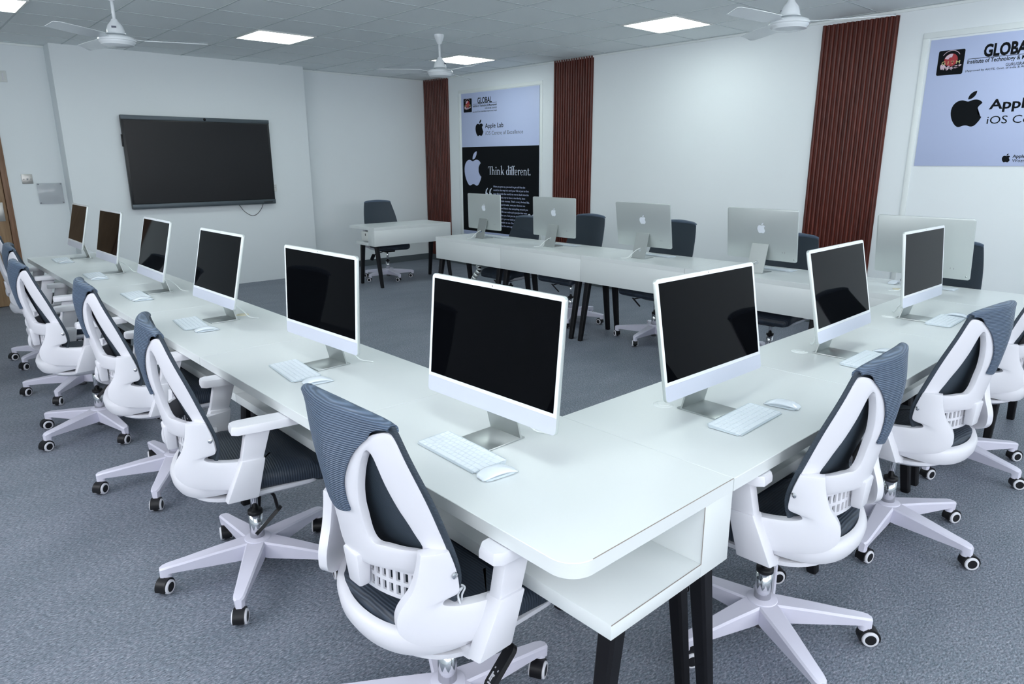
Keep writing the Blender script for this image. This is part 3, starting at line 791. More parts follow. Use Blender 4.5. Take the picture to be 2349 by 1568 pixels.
# ------------------------------------------------------------------ computers
# local: screen faces -Y, X to the right as seen from the screen side, origin on the desk under the hinge
MW, MH, MG, HZ = .545, .367, .093, .10
mac = empty('desktop_computer')
hinge = MG+HZ
bm = bmesh.new()
prism(bm, [(x, z) for x, z in rrect(MW, MH, .013, 6, 0, MH/2-HZ)], 'y', 0.0006, .0115)
ho = obj('housing', bm, M_ALU, mac); ho.location = (0, 0, hinge); bevel_mod(ho, .0012, 2, 60)
z0 = -HZ
bm = bmesh.new()
lower = [p for p in rrect(MW-.002, MH-.002, .012, 6, 0, MH/2-HZ)]
chz = z0+.048
prism(bm, [p for p in lower if p[1] <= chz-.002][:0] + [(-MW/2+.001, chz)]+[p for p in lower if p[1] < chz-.03]+[(MW/2-.001, chz)], 'y', -.0003, .0008); obj('chin', bm, M_CHIN, ho, 35, True)
bm = bmesh.new(); prism(bm, [(MW/2-.001, chz+.0004)]+[p for p in lower if p[1] > chz+.03]+[(-MW/2+.001, chz+.0004)], 'y', -.0004, .0008); obj('bezel', bm, M_BEZ, ho, 35, True)
bm = bmesh.new(); box(bm, (-.2605, -.0008, chz+.0115), (.2605, -.0002, z0+MH-.0135)); obj('screen', bm, M_SCR, ho)
bm = bmesh.new(); cyl(bm, (0, -.0008, z0+MH-.0068), (0, -.0002, z0+MH-.0068), .0017, n=12); obj('camera_dot', bm, M_BLK, ho)
bm = bmesh.new(); add_fruit(bm, lambda a, b: (-a, .0121, b), .076, .076, 0, .130); obj('back_logo', bm, M_LOGO, ho)
bm = bmesh.new()
for x in (.165, .183): box(bm, (-x-.0012, .0112, z0+.058), (-x+.0012, .0119, z0+.069))
obj('ports', bm, M_STEEL, ho)
for x, z in ((MW/2-.02, z0+.02),):
    bm = bmesh.new(); cyl(bm, (-x, .0112, z), (-x, .0119, z), .005, n=14); obj('power_button', bm, M_ALUD, ho)
# stand: base plate + leaning neck with a cable hole
bm = bmesh.new()
box(bm, (-.065, -.057, 0), (.065, .087, .0055), .002)
NB, NT = Vector((0, .068, .004)), Vector((0, .0170, hinge+.012)); dn = NT-NB
nn = Vector((0, dn.z, -dn.y)).normalized()*.0055
hz = .34; hr = .016
loops = []
for off in (Vector((0, 0, 0)), nn):
    outer = []; inner = []
    c = NB+dn*hz+off; up = dn.normalized()
    ht, hb = dn.length*(1-hz), dn.length*hz
    per = []
    cs_ = [(.065, -hb), (.065, ht), (-.065, ht), (-.065, -hb)]
    for k in range(4):
        p_, q_ = cs_[k], cs_[(k+1) % 4]
        for t in range(6): per.append((lerp(p_[0], q_[0], t/6), lerp(p_[1], q_[1], t/6)))
    for (px_, pz_) in per:
        l_ = math.hypot(px_, pz_)
        inner.append(bm.verts.new(c+Vector((hr*px_/l_, 0, 0))+up*hr*pz_/l_))
        outer.append(bm.verts.new(c+Vector((px_, 0, 0))+up*pz_))
    loops.append((outer, inner))
for k in range(24):
    j = (k+1) % 24
    for (o_, i_), fl in ((loops[0], 0), (loops[1], 1)):
        q = (o_[k], o_[j], i_[j], i_[k]); bm.faces.new(q if fl else q[::-1])
    bm.faces.new((loops[0][0][k], loops[0][0][j], loops[1][0][j], loops[1][0][k]))
    bm.faces.new((loops[0][1][k], loops[1][1][k], loops[1][1][j], loops[0][1][j]))
box(bm, (-.065, .0100, hinge-.004), (.065, .0225, hinge+.0135), .003)
obj('stand', bm, M_ALUD, mac, 30, True)
bm = bmesh.new()
tube(bm, catmull([(0, .03, .085), (0, .058, .082), (.012, .085, .070), (.035, .115, .040), (.055, .135, .010), (.075, .15, .0035), (.11, .165, .003)], 6), .0026, 8)
obj('power_cable', bm, M_CAB, mac)

MACS = {  # x, y of the bottom centre of the visible face, direction of image-right (deg), tilt (deg)
 'm1': (-.308, 5.388, -90, 14), 'm2': (-.319, 4.290, -88.9, 12), 'm3': (-.316, 3.235, -90.4, 13.7), 'm4': (-.317, 2.158, -88.8, 13), 'm5': (-.293, 1.046, -87.8, 3.2), 'm6': (-.308, .013, -88.7, 5.1),
 'm7': (.392, -.312, -.6, 10), 'm8': (1.383, -.309, 1.2, 12.2), 'm9': (2.354, -.291, -.9, 5.8),
 'b1': (3.252, 4.230, -91.7, 1), 'b2': (3.254, 3.204, -88.7, 1.5), 'b3': (3.230, 2.119, -89, 9.5), 'b4': (3.215, 1.059, -91, 7.3), 'b5': (3.249, .012, -91.3, 9)}
ML = {'m1': 'silver desktop computer at the far end of the left row, by the door wall', 'm2': 'silver desktop computer second from the far end of the left row', 'm3': 'silver desktop computer third from the far end of the left row, below the display',
 'm4': 'silver desktop computer fourth from the far end of the left row', 'm5': 'silver desktop computer second nearest in the left row, before the small separate desk', 'm6': 'silver desktop computer on the near corner desk, largest in the photo',
 'm7': 'silver desktop computer first in the near right run', 'm8': 'silver desktop computer in the middle of the near right run', 'm9': 'silver desktop computer last in the near right run',
 'b1': 'silver desktop computer seen from behind, in the back row before the tall poster', 'b2': 'silver desktop computer seen from behind, second from left in the back row', 'b3': 'silver desktop computer seen from behind, middle of the back row',
 'b4': 'silver desktop computer seen from behind, fourth from left in the back row', 'b5': 'silver desktop computer seen from behind at the right end of the back row'}
MPOS = {}
for i, (k, (x, y, a, t)) in enumerate(MACS.items()):
    o = mac if i == 0 else copy_tree(mac)
    r = Vector((math.cos(R(a)), math.sin(R(a)), 0)); n = Vector((r.y, -r.x, 0))
    if k[0] == 'm':
        P = Vector((x, y, 0))-n*HZ*math.sin(R(t)); rz = R(a)
    else:
        P = Vector((x, y, 0))+n*HZ*math.sin(R(t))-n*.0115; rz = R(a+180)
    o.location = (P.x, P.y, T+.0002); o.rotation_euler = (0, 0, rz)
    h = [c for c in o.children if c.name.startswith('housing')][0]
    h.rotation_euler = (R(-t), 0, 0)
    tag(o, ML[k], 'computer', 'desktop computers on the desks'); MPOS[k] = (P, rz)

# ------------------------------------------------------------------ keyboards and mice
kb = empty('keyboard')
bm = bmesh.new()
pr = [(-.0575, .0015), (-.0575, .004), (.0575, .0095), (.0575, .0015)]
prism(bm, pr, 'x', -.1395, .1395)
ve = [e for e in bm.edges if abs(e.verts[0].co.z-e.verts[1].co.z) > .001 and abs(e.verts[0].co.y-e.verts[1].co.y) < 1e-6]
bmesh.ops.bevel(bm, geom=ve, offset=.009, segments=5, affect='EDGES')
obj('tray', bm, M_KBD, kb, 35, True)
bm = bmesh.new()
rows = [[1]*13+[1.0], [1]*13+[1.5], [1.5]+[1]*13, [1.75]+[1]*11+[1.75], [2.25]+[1]*10+[2.25], [1, 1, 1, 1.25, 5.2, 1.25, 1, 1, 1, 1]]
sl = (.0095-.004)/.115
for ri, rw in enumerate(rows):
    tot = sum(rw); u = .268/tot; x = -.134; y1 = .0525-ri*.01755; y0 = y1-.0160
    for wk in rw:
        w = wk*u; xa, xb = x+.0011, x+w-.0011; x += w
        zz = lambda yy: .004+(yy+.0575)*sl
        hexa(bm, [(xa, y0, zz(y0)-.0005), (xb, y0, zz(y0)-.0005), (xb, y1, zz(y1)-.0005), (xa, y1, zz(y1)-.0005)], [(xa, y0, zz(y0)+.0013), (xb, y0, zz(y0)+.0013), (xb, y1, zz(y1)+.0013), (xa, y1, zz(y1)+.0013)])
obj('keys', bm, M_KEY, kb, 0)
bm = bmesh.new()
for sx in (-1, 1): box(bm, (sx*.11-.015, .03, 0), (sx*.11+.015, .05, .0025))
box(bm, (-.12, -.05, 0), (.12, -.044, .0025)); obj('feet', bm, M_SHADEW, kb)
mo = empty('computer_mouse')
bm = bmesh.new(); NXm, NYm = 14, 22
def msurf(u, v):
    hw = .0285*(1-abs(v)**3.2*.32)*(1-max(0, abs(v)-.9)*3.0)
    x = u*hw; y = v*.0567; z = .0035+(.0180*(1-abs(v+.08)**2.2*.98)+.0005)
    return (x, y, z-.0050*abs(u)**2.5*max(.2, 1-v*v))
g = [[bm.verts.new(msurf(-1+2*i/NXm, -1+2*j/NYm)) for i in range(NXm+1)] for j in range(NYm+1)]
for j in range(NYm):
    for i in range(NXm): bm.faces.new((g[j][i], g[j][i+1], g[j+1][i+1], g[j+1][i]))
low = []
edge = [g[0][i] for i in range(NXm+1)]+[g[j][NXm] for j in range(1, NYm+1)]+[g[NYm][i] for i in range(NXm-1, -1, -1)]+[g[j][0] for j in range(NYm-1, 0, -1)]
for v in edge: low.append(bm.verts.new((v.co.x*.93, v.co.y*.985, max(.002, v.co.z-.0035))))
for k in range(len(edge)):
    j = (k+1) % len(edge); bm.faces.new((edge[k], low[k], low[j], edge[j]))
bm.faces.new(low[::-1])
obj('top_shell', bm, M_MOU, mo, 50)
bm = bmesh.new(); prism(bm, rrect(.045, .100, .018), 'z', .0015, .0075); box(bm, (-.017, .04, 0), (.017, .046, .002)); box(bm, (-.017, -.046, 0), (.017, -.040, .002)); obj('underside', bm, M_KBD, mo, 35, True)
KB = {'m6': (-.416, -.004, -92, -.432, -.180, -96), 'm5': (-.410, 1.043, -96, -.408, .852, -98), 'm4': (-.430, 2.166, -96, -.418, 1.963, -95), 'm3': (-.420, 3.183, -92, -.424, 3.004, -92), 'm2': (-.417, 4.234, -93, -.425, 4.040, -92), 'm1': (-.422, 5.353, -93, -.423, 5.150, -91),
      'm7': (.396, -.415, 2, .600, -.432, 10), 'm8': (1.361, -.410, 1, 1.534, -.421, 2), 'm9': (2.382, -.395, 2, 2.548, -.395, 2),
      'b1': (3.415, 4.20, 90, 3.41, 4.42, 92), 'b2': (3.415, 3.17, 91, 3.41, 3.39, 90), 'b3': (3.41, 2.09, 89, 3.42, 2.31, 88), 'b4': (3.41, 1.03, 90, 3.40, 1.25, 93), 'b5': (3.415, -.02, 90, 3.395, .20, 90)}
WH = {'m1': 'computer at the far end of the left row', 'm2': 'computer second from the far end of the left row', 'm3': 'computer third from the far end of the left row', 'm4': 'computer fourth from the far end of the left row', 'm5': 'computer second nearest in the left row',
      'm6': 'computer on the near corner desk', 'm7': 'first computer of the near right run', 'm8': 'middle computer of the near right run', 'm9': 'last computer of the near right run',
      'b1': 'leftmost computer of the back row', 'b2': 'second computer from left in the back row', 'b3': 'middle computer of the back row', 'b4': 'fourth computer from left in the back row', 'b5': 'computer at the right end of the back row'}
for i, (k, (kx, ky, ka, mx, my, ma)) in enumerate(KB.items()):
    o = kb if i == 0 else copy_tree(kb); o.location = (kx, ky, T+.0003); o.rotation_euler = (0, 0, R(ka))
    tag(o, 'slim white keyboard of the '+WH[k], 'keyboard', 'slim white keyboards')
    o = mo if i == 0 else copy_tree(mo); o.location = (mx, my, T+.0003+(.0 if k not in () else .01)); o.rotation_euler = (0, 0, R(ma))
    tag(o, 'glossy white mouse of the '+WH[k], 'mouse', 'glossy white mice')

# ------------------------------------------------------------------ office chair
# local: faces +Y, origin on the floor under the column
ye = table([(.56, -.146), (.60, -.134), (.64, -.133), (.69, -.145), (.756, -.167), (.833, -.193), (.933, -.230), (1.0, -.251), (1.04, -.262)])
wd = table([(.56, .228), (.66, .240), (.75, .238), (.85, .225), (.95, .204), (1.04, .182)])
dd = table([(.56, .105), (.61, .118), (.65, .121), (.72, .113), (.774, .104), (.811, .101), (.876, .088), (.947, .068), (.981, .054), (1.03, .028)])
cc = table([(.56, .036), (.70, .050), (.85, .046), (.95, .030), (1.04, .010)])
def rear(u, z, off=0.0):
    return Vector((wd(z)*u*.955, ye(z)-.012-dd(z)*(1-abs(u)**1.6)-off, z))
def front(u, z, off=0.0):
    return Vector((wd(z)*u, ye(z)+.004-cc(z)*(1-u*u)-off, z))
ztop = lambda u: 1.034-.006*abs(u)**2-.008*abs(u)**12

chair = empty('office_chair')
# star base
bm = bmesh.new()
A0 = 90
for k in range(5):
    a = R(A0+72*k); M = Matrix.Rotation(a, 4, 'Z')
    st = [(.02, .037, .135, .066), (.06, .0355, .132, .064), (.16, .0300, .122, .068), (.26, .0245, .110, .072), (.318, .0215, .104, .074), (.338, .0185, .100, .060), (.348, .011, .096, .056)]
    prev = None
    for (x, hw, zt_, zb_) in st:
        ch = .006
        ring = [bm.verts.new(M @ Vector(p)) for p in ((x, -hw*.8, zb_), (x, hw*.8, zb_), (x, hw, zt_-ch), (x, hw-ch, zt_), (x, -hw+ch, zt_), (x, -hw, zt_-ch))]
        if prev:
            for j in range(6): bm.faces.new((prev[j], prev[(j+1) % 6], ring[(j+1) % 6], ring[j]))
        else: bm.faces.new(ring[::-1])
        prev = ring
    bm.faces.new(prev)
    cyl(bm, M @ Vector((.326, 0, .052)), M @ Vector((.326, 0, .098)), .0165, n=14)
lathe(bm, [(0, .141), (.036, .141), (.048, .136), (.052, .125), (.046, .08), (.038, .062), (0, .062)], 28)
obj('star_base', bm, M_BASE, chair, 35, True)
# casters
bm = bmesh.new()
K = 18; prof = [(.033*math.cos(R(-18+216*k/K)), .033*math.sin(R(-18+216*k/K))+.0275) for k in range(K+1)]
prism(bm, prof, 'y', -.019, .019)
cyl(bm, (.018, 0, .045), (.018, 0, .064), .009, n=10)
cyl(bm, (0, -.0115, .0268), (0, .0115, .0268), .0262, n=26)
cyl(bm, (0, -.0249, .0268), (0, .0249, .0268), .0180, n=24)
cast = obj('caster', bm, M_BLK, chair, 40, True)
bm = bmesh.new()
for s in (-1, 1):
    n = 28
    pr_ = [(.0262, .0105), (.0267, .0175), (.0262, .0225), (.0245, .0250), (.0225, .0256), (.0180, .0256), (.0178, .0235)]
    rings = [[bm.verts.new((r*math.cos(2*PI*i/n), s*y, .0268+r*math.sin(2*PI*i/n))) for i in range(n)] for r, y in pr_]
    for q in range(len(rings)-1):
        for i in range(n): bm.faces.new((rings[q][i], rings[q][(i+1) % n], rings[q+1][(i+1) % n], rings[q+1][i]))
wr = obj('wheel_ring', bm, M_PLAS, cast, 40, True)
def place_cast(c, k, sw):
    a = R(A0+72*k); P = Vector((.326*math.cos(a), .326*math.sin(a), 0)); 
    c.rotation_euler = (0, 0, sw); c.location = P-Matrix.Rotation(sw, 3, 'Z') @ Vector((.018, 0, 0))
place_cast(cast, 0, 2.2)
for k in range(1, 5): place_cast(copy_tree(cast, chair), k, 2.2+.35*math.sin(k*2.1))
# column
bm = bmesh.new(); cyl(bm, (0, 0, .137), (0, 0, .238), .027, .0255, 24); cyl(bm, (0, 0, .24), (0, 0, .39), .0135, n=18); gl = obj('gas_lift', bm, M_CHROME, chair)
bm = bmesh.new(); cyl(bm, (0, 0, .236), (0, 0, .250), .0275, n=24); obj('lift_collar', bm, M_BLK, gl)
bm = bmesh.new(); cyl(bm, (0, 0, .034), (0, 0, .064), .024, n=22); obj('lift_end', bm, M_STEEL, gl)
bm = bmesh.new(); box(bm, (-.075, -.11, .365), (.075, .10, .412), .012); obj('tilt_mechanism', bm, M_BLK, chair)
# lever: rod and black paddle
bm = bmesh.new(); tube(bm, [(.05, .03, .375), (.15, .045, .360), (.215, .04, .338)], .006, 8)
LM = Matrix.Translation((.215, .005, .305)) @ Matrix.Rotation(R(42), 4, 'X') @ Matrix.Rotation(R(-25), 4, 'Y')
pv = prism(bm, rrect(.046, .125, .020, 5), 'z', -.006, .006)
bmesh.ops.transform(bm, matrix=LM, verts=pv)
lv = obj('tilt_lever', bm, M_BLK, chair)
bm = bmesh.new()
icon = [((-.010, -.040), (-.004, -.018)), ((-.004, -.028), (.008, -.023)), ((-.001, -.042), (.003, -.028)), ((-.008, -.048), (.010, -.044)), ((-.012, -.010), (-.007, -.006)), ((.009, -.014), (.013, -.009))]
iv = []
for lo, hi in icon: iv += box(bm, (lo[0], lo[1], .0058), (hi[0], hi[1], .0066))
bmesh.ops.transform(bm, matrix=LM, verts=iv)
obj('lever_icon', bm, M_PLAS, lv)
# seat pan + cushion
def seat_outline(hw, yb, yf, n=10):
    pts = []
    pts += [(-hw+.05, yf), (hw-.05, yf)]
    for k in range(1, n): 
        a = R(90-90*k/n); pts.append((hw-.05+.05*math.cos(a), yf-.05+.05*math.sin(a)))
    pts.append((hw, yf-.05)); 
    ry = .17
    for k in range(0, 2*n+1):
        a = R(0-180*k/(2*n)); ca, sa = math.cos(a), math.sin(a)
        pts.append((hw*(abs(ca)**.8)*(1 if ca >= 0 else -1), yb+ry+ry*(abs(sa)**.8)*(-1)))
    for k in range(1, n):
        a = R(180-90*k/n); pts.append((-hw+.05+.05*math.cos(a), yf-.05+.05*math.sin(a)))
    return pts
def loft(bm, layers):
    prev = None
    for (pts, zf) in layers:
        ring = [bm.verts.new((p[0], p[1], zf(p[1]) if callable(zf) else zf)) for p in pts]
        if prev:
            n = len(ring)
            for k in range(n): bm.faces.new((prev[k], prev[(k+1) % n], ring[(k+1) % n], ring[k]))
        else: bm.faces.new(ring)
        prev = ring
    bm.faces.new(prev)
bm = bmesh.new()
loft(bm, [(seat_outline(.15, -.17, .12), .392), (seat_outline(.21, -.210, .180), .402), (seat_outline(.238, -.234, .200), .420), (seat_outline(.240, -.236, .202), .434), (seat_outline(.232, -.230, .196), .436)])
obj('seat_pan', bm, M_PLAS, chair, 30, True)
bm = bmesh.new()
wf = lambda dz: (lambda y: .442+dz-max(0, y-.07)**2*1.5+(.006*(dz/.06)))
loft(bm, [(seat_outline(.228, -.226, .226), wf(-.0015)), (seat_outline(.240, -.236, .240), wf(.012)), (seat_outline(.244, -.240, .244), wf(.034)), (seat_outline(.241, -.237, .239), wf(.048)), (seat_outline(.230, -.225, .224), wf(.057)), (seat_outline(.20, -.195, .19), wf(.061)), (seat_outline(.10, -.11, .10), wf(.062))])
obj('seat_cushion', bm, M_SEAT, chair, 50, True)
# white rim curving round the back of the seat
bm = bmesh.new(); prev = None; NR = 40
for k in range(NR+1):
    t = R(-97+194*k/NR); c, s = math.cos(t), math.sin(t)
    cx, cy = .234*s, -.075-.170*(abs(c)**.9)*(1 if c > 0 else -.3)
    nx, ny = Vector((s/.234, -c/.17)).normalized()
    zc = .452+.038*abs(s)**3
    sec = [(-.006, -.026), (.010, -.034), (.020, -.016), (.024, .010), (.016, .030), (.0, .034), (-.008, .022), (-.010, .0)]
    ring = [bm.verts.new((cx+nx*a, cy+ny*a, zc+b)) for a, b in sec]
    if prev:
        for j in range(8): bm.faces.new((prev[j], prev[(j+1) % 8], ring[(j+1) % 8], ring[j]))
    else: bm.faces.new(ring)
    prev = ring
bm.faces.new(prev[::-1])
obj('seat_rim', bm, M_PLAS, chair, 55, True)
# back mesh shell
bm = bmesh.new(); NU, NZ = 20, 26
def zz_(u, j): return lerp(.556, ztop(u)-.004, j/NZ)
F = [[bm.verts.new(front(-1+2*i/NU, zz_(-1+2*i/NU, j))) for i in range(NU+1)] for j in range(NZ+1)]
B = [[bm.verts.new(front(-1+2*i/NU, zz_(-1+2*i/NU, j), .011)) for i in range(NU+1)] for j in range(NZ+1)]
for j in range(NZ):
    for i in range(NU):
        bm.faces.new((F[j][i+1], F[j][i], F[j+1][i], F[j+1][i+1])); bm.faces.new((B[j][i], B[j][i+1], B[j+1][i+1], B[j+1][i]))
    bm.faces.new((F[j][0], B[j][0], B[j+1][0], F[j+1][0])); bm.faces.new((B[j][NU], F[j][NU], F[j+1][NU], B[j+1][NU]))
for i in range(NU):
    bm.faces.new((F[0][i], F[0][i+1], B[0][i+1], B[0][i])); bm.faces.new((F[NZ][i+1], F[NZ][i], B[NZ][i], B[NZ][i+1]))
o = obj('back_mesh', bm, M_MESH, chair, 40, True); bevel_mod(o, .0045, 3, 50)
# knit wrap over the top and down the middle of the back
ef = table([(.765, .19), (.79, .205), (.82, .205), (.86, .235), (.90, .33), (.935, .45), (.962, .58), (.985, .74), (1.0, .92), (1.010, .99), (1.05, 1.0)])
bm = bmesh.new(); NU2, NZ2, NT = 28, 34, 8
grid = []
for j in range(NZ2+1):
    v = j/NZ2; row = []
    for i in range(NU2+1):
        s = -1+2*i/NU2
        zb = .784-.010*(1-s*s)
        # parametrise by normalised height so the top follows the rounded corners
        z = lerp(zb, 1.012, v); e = min(ef(z), .992); u = s*e
        if v > .85: z = lerp(z, ztop(u)-.012, (v-.85)/.15)
        row.append(rear(u/.955*.985 if abs(u) > .9 else u, z, .0085))
    grid.append(row)
for t in range(1, NT+1):
    row = []; th = PI*t/NT
    for i in range(NU2+1):
        u = -1+2*i/NU2; u *= .992
        z = ztop(u)-.012; Rr = rear(u/.955*.985, z, .0085); Ff = front(u, z, -.003); mid = (Rr+Ff)/2; h = max(.010, (Ff-Rr).length*.42)
        row.append(mid+(Rr-mid)*math.cos(th)+Vector((0, 0, 1))*h*math.sin(th))
    grid.append(row)
row = []
for i in range(NU2+1):
    u = (-1+2*i/NU2)*.992; row.append(front(u, ztop(u)-.018, -.0008))
grid.append(row)
V = [[bm.verts.new(p) for p in r_] for r_ in grid]
for j in range(len(V)-1):
    for i in range(NU2): bm.faces.new((V[j][i], V[j][i+1], V[j+1][i+1], V[j+1][i]))
o = obj('headrest_wrap', bm, M_WRAP, chair, 60, True)
m_ = o.modifiers.new('s', 'SOLIDIFY'); m_.thickness = .005; m_.offset = -1; bake(o, 60)
# white back frame: two looped side frames meeting at the spine, plus the side plates
HOLE = [(.80, .708), (.775, .755), (.715, .82), (.685, .87), (.675, .91), (.66, .938), (.615, .950), (.55, .938), (.45, .90), (.36, .85), (.315, .805), (.295, .765), (.30, .725), (.345, .704), (.46, .702), (.63, .699)]
OUT = [(1, .640), (1, .72), (1, .80), (1, .88), (1, .94), (.995, .985), (.93, .999), (.68, .984), (.44, .945), (.26, .893), (.16, .838), (.13, .787), (0, .772), (0, .70), (0, .643), (.55, .635)]
OUT = [tuple(p) for p in OUT]
holes = catmull([(a, b, 0) for a, b in HOLE], 4, True)
outs = []
n0 = len(OUT)
for i in range(n0):
    a, b = OUT[i], OUT[(i+1) % n0]
    straight = i in (12, 13, 0) or i == 11
    for k in range(4):
        if straight: outs.append((lerp(a[0], b[0], k/4), lerp(a[1], b[1], k/4)))
        else:
            p0, p3 = OUT[(i-1) % n0], OUT[(i+2) % n0]; t = k/4
            f_ = lambda q: .5*(2*a[q]+(b[q]-p0[q])*t+(2*p0[q]-5*a[q]+4*b[q]-p3[q])*t*t+(3*a[q]-p0[q]-3*b[q]+p3[q])*t**3)
            outs.append((min(1, max(0, f_(0))), f_(1)))
bm = bmesh.new(); NS = 5; TH = .020
for s in (1, -1):
    Rr = []; Fr = []
    for (ou, oz), h in zip(outs, holes):
        rr, fr = [], []
        for q in range(NS+1):
            t = q/NS; u = lerp(ou, h.x, t); z = lerp(oz, h.y, t)
            crown = .003*math.sin(PI*t)
            p = rear(s*u, z, crown); rr.append(bm.verts.new(p))
            fr.append(bm.verts.new(p+Vector((0, .006+(TH-.006)*min(1, (1-u)*3), 0))))
        Rr.append(rr); Fr.append(fr)
    n = len(Rr)
    for k in range(n):
        j = (k+1) % n
        for q in range(NS):
            bm.faces.new((Rr[k][q], Rr[j][q], Rr[j][q+1], Rr[k][q+1])); bm.faces.new((Fr[k][q+1], Fr[j][q+1], Fr[j][q], Fr[k][q]))
        if not (outs[k][0] < 1e-6 and outs[j][0] < 1e-6): bm.faces.new((Rr[j][0], Rr[k][0], Fr[k][0], Fr[j][0]))
        bm.faces.new((Rr[k][NS], Rr[j][NS], Fr[j][NS], Fr[k][NS]))
bmesh.ops.remove_doubles(bm, verts=bm.verts[:], dist=.0004)
fr_o = obj('back_frame', bm, M_PLAS, chair, 40, True); bevel_mod(fr_o, .004, 2, 50)
xo = table([(-.29, .160), (-.265, .180), (-.235, .204), (-.20, .225), (-.14, .250), (-.08, .272), (-.01, .292)])
STN = [((-.222, .715), (-.166, .715)), ((-.228, .67), (-.153, .67)), ((-.240, .625), (-.147, .632)), ((-.257, .592), (-.149, .607)), ((-.265, .572), (-.176, .597)), ((-.268, .552), (-.180, .584)), ((-.264, .522), (-.148, .574)), ((-.236, .494), (-.112, .571)), ((-.185, .481), (-.088, .571)), ((-.115, .474), (-.06, .572)), ((-.045, .474), (-.015, .572))]
ra = catmull([(a[0], a[1], 0) for a, b in STN], 4); rb = catmull([(b[0], b[1], 0) for a, b in STN], 4)
bm = bmesh.new()
for s in (1, -1):
    O, I = [], []
    for a, b in zip(ra, rb):
        o_, i_ = [], []
        for q in range(6):
            p = a.lerp(b, q/5); cr_ = .004*math.sin(PI*q/5)
            o_.append(bm.verts.new((s*(xo(p.x)+cr_), p.x-cr_*.5, p.y))); i_.append(bm.verts.new((s*(xo(p.x)-.026), p.x+.010, p.y)))
        O.append(o_); I.append(i_)
    for k in range(len(O)-1):
        for q in range(5):
            bm.faces.new((O[k][q], O[k][q+1], O[k+1][q+1], O[k+1][q])); bm.faces.new((I[k][q+1], I[k][q], I[k+1][q], I[k+1][q+1]))
        bm.faces.new((O[k+1][0], O[k][0], I[k][0], I[k+1][0])) if False else bm.faces.new((O[k][0], O[k+1][0], I[k+1][0], I[k][0]))
        bm.faces.new((O[k+1][5], O[k][5], I[k][5], I[k+1][5]))
    bm.faces.new([*O[0], *I[0][::-1]]); bm.faces.new([*O[-1][::-1], *I[-1]])
# spine stub below the cross bar
hexa(bm, [(-.026, -.268, .565), (.026, -.268, .565), (.026, -.236, .565), (-.026, -.236, .565)], [(-.034, -.276, .66), (.034, -.276, .66), (.034, -.235, .66), (-.034, -.235, .66)], .008)
sp_o = obj('side_bracket', bm, M_PLAS, chair, 40, True); bevel_mod(sp_o, .006, 3, 50)
for s in (1, -1):
    bm = bmesh.new(); lathe(bm, [(0, .004), (.004, .0036), (.0075, .002), (.008, 0), (0, 0)], 16, Matrix.Translation((s*.2475, -.158, .655)) @ Matrix.Rotation(s*PI/2, 4, 'Y'))
    obj('bolt', bm, M_CHROME, fr_o, 40, True)
# slotted lumbar band
bm = bmesh.new()
def lum(u, z, d=0): return Vector((.192*u, -.232+.062*u*u-d, z))
zr = [.552, .563, .588, .598, .623, .640]
NC = 19
def lumq(u0, u1, z0_, z1_):
    q = [lum(u0, z0_), lum(u1, z0_), lum(u1, z1_), lum(u0, z1_)]
    b = [p+Vector((0, .006, 0)) for p in q]
    hexa(bm, [q[0], q[1], b[1], b[0]], [q[3], q[2], b[2], b[3]])
for k in range(NC):
    u0 = -1+2*k/NC; u1 = -1+2*(k+1)/NC
    for (a, b) in ((0, 1), (2, 3), (4, 5)): lumq(u0, u1, zr[a]+(.018*abs(u0)**2-.010 if a == 0 else 0)*0, zr[b])
    for (a, b) in ((1, 2), (3, 4)): lumq(u0, lerp(u0, u1, .42), zr[a], zr[b])
for (a, b) in ((1, 2), (3, 4)): lumq(1-.06, 1.0, zr[a], zr[b])
obj('lumbar_support', bm, M_PLAS, chair, 30, True)
# armrests
for s in (1, -1):
    bm = bmesh.new()
    def X(p): return (s*p[0], p[1], p[2])
    hexa(bm, [X(p) for p in ((.255, -.138, .436), (.300, -.136, .442), (.300, -.034, .442), (.255, -.030, .434))], [X(p) for p in ((.262, -.079, .584), (.313, -.078, .588), (.313, -.003, .584), (.262, -.003, .580))], .005)
    hexa(bm, [X(p) for p in ((.16, -.125, .408), (.262, -.134, .430), (.262, -.034, .428), (.16, -.03, .408))], [X(p) for p in ((.16, -.120, .428), (.262, -.125, .460), (.262, -.034, .458), (.16, -.03, .428))], .004)
    ar = obj('armrest', bm, M_PLAS, chair, 35, True)
    bm = bmesh.new()
    hexa(bm, [X(p) for p in ((.270, -.082, .570), (.306, -.082, .570), (.306, -.012, .570), (.270, -.012, .570))], [X(p) for p in ((.268, -.056, .686), (.306, -.056, .686), (.306, .024, .686), (.268, .024, .686))], .004)
    obj('arm_post', bm, M_PLAS, ar, 35, True)
    bm = bmesh.new()
    pl = [(.250, -.085), (.264, -.102), (.312, -.102), (.326, -.085), (.330, .03), (.326, .135), (.312, .148), (.264, .148), (.250, .135), (.246, .03)]
    A = [bm.verts.new(X((x, y, .684))) for x, y in pl]
    A1 = [bm.verts.new(X((x, y, .700))) for x, y in pl]
    B1 = [bm.verts.new(X((lerp(.289, x, .92), lerp(.02, y, .97), .7115))) for x, y in pl]
    bm.faces.new(A); bm.faces.new(B1[::-1])
    for P_, Q_ in ((A, A1), (A1, B1)):
        for k in range(10): bm.faces.new((P_[k], P_[(k+1) % 10], Q_[(k+1) % 10], Q_[k]))
    pd_ = obj('arm_pad', bm, M_PLAS, ar, 40, True)

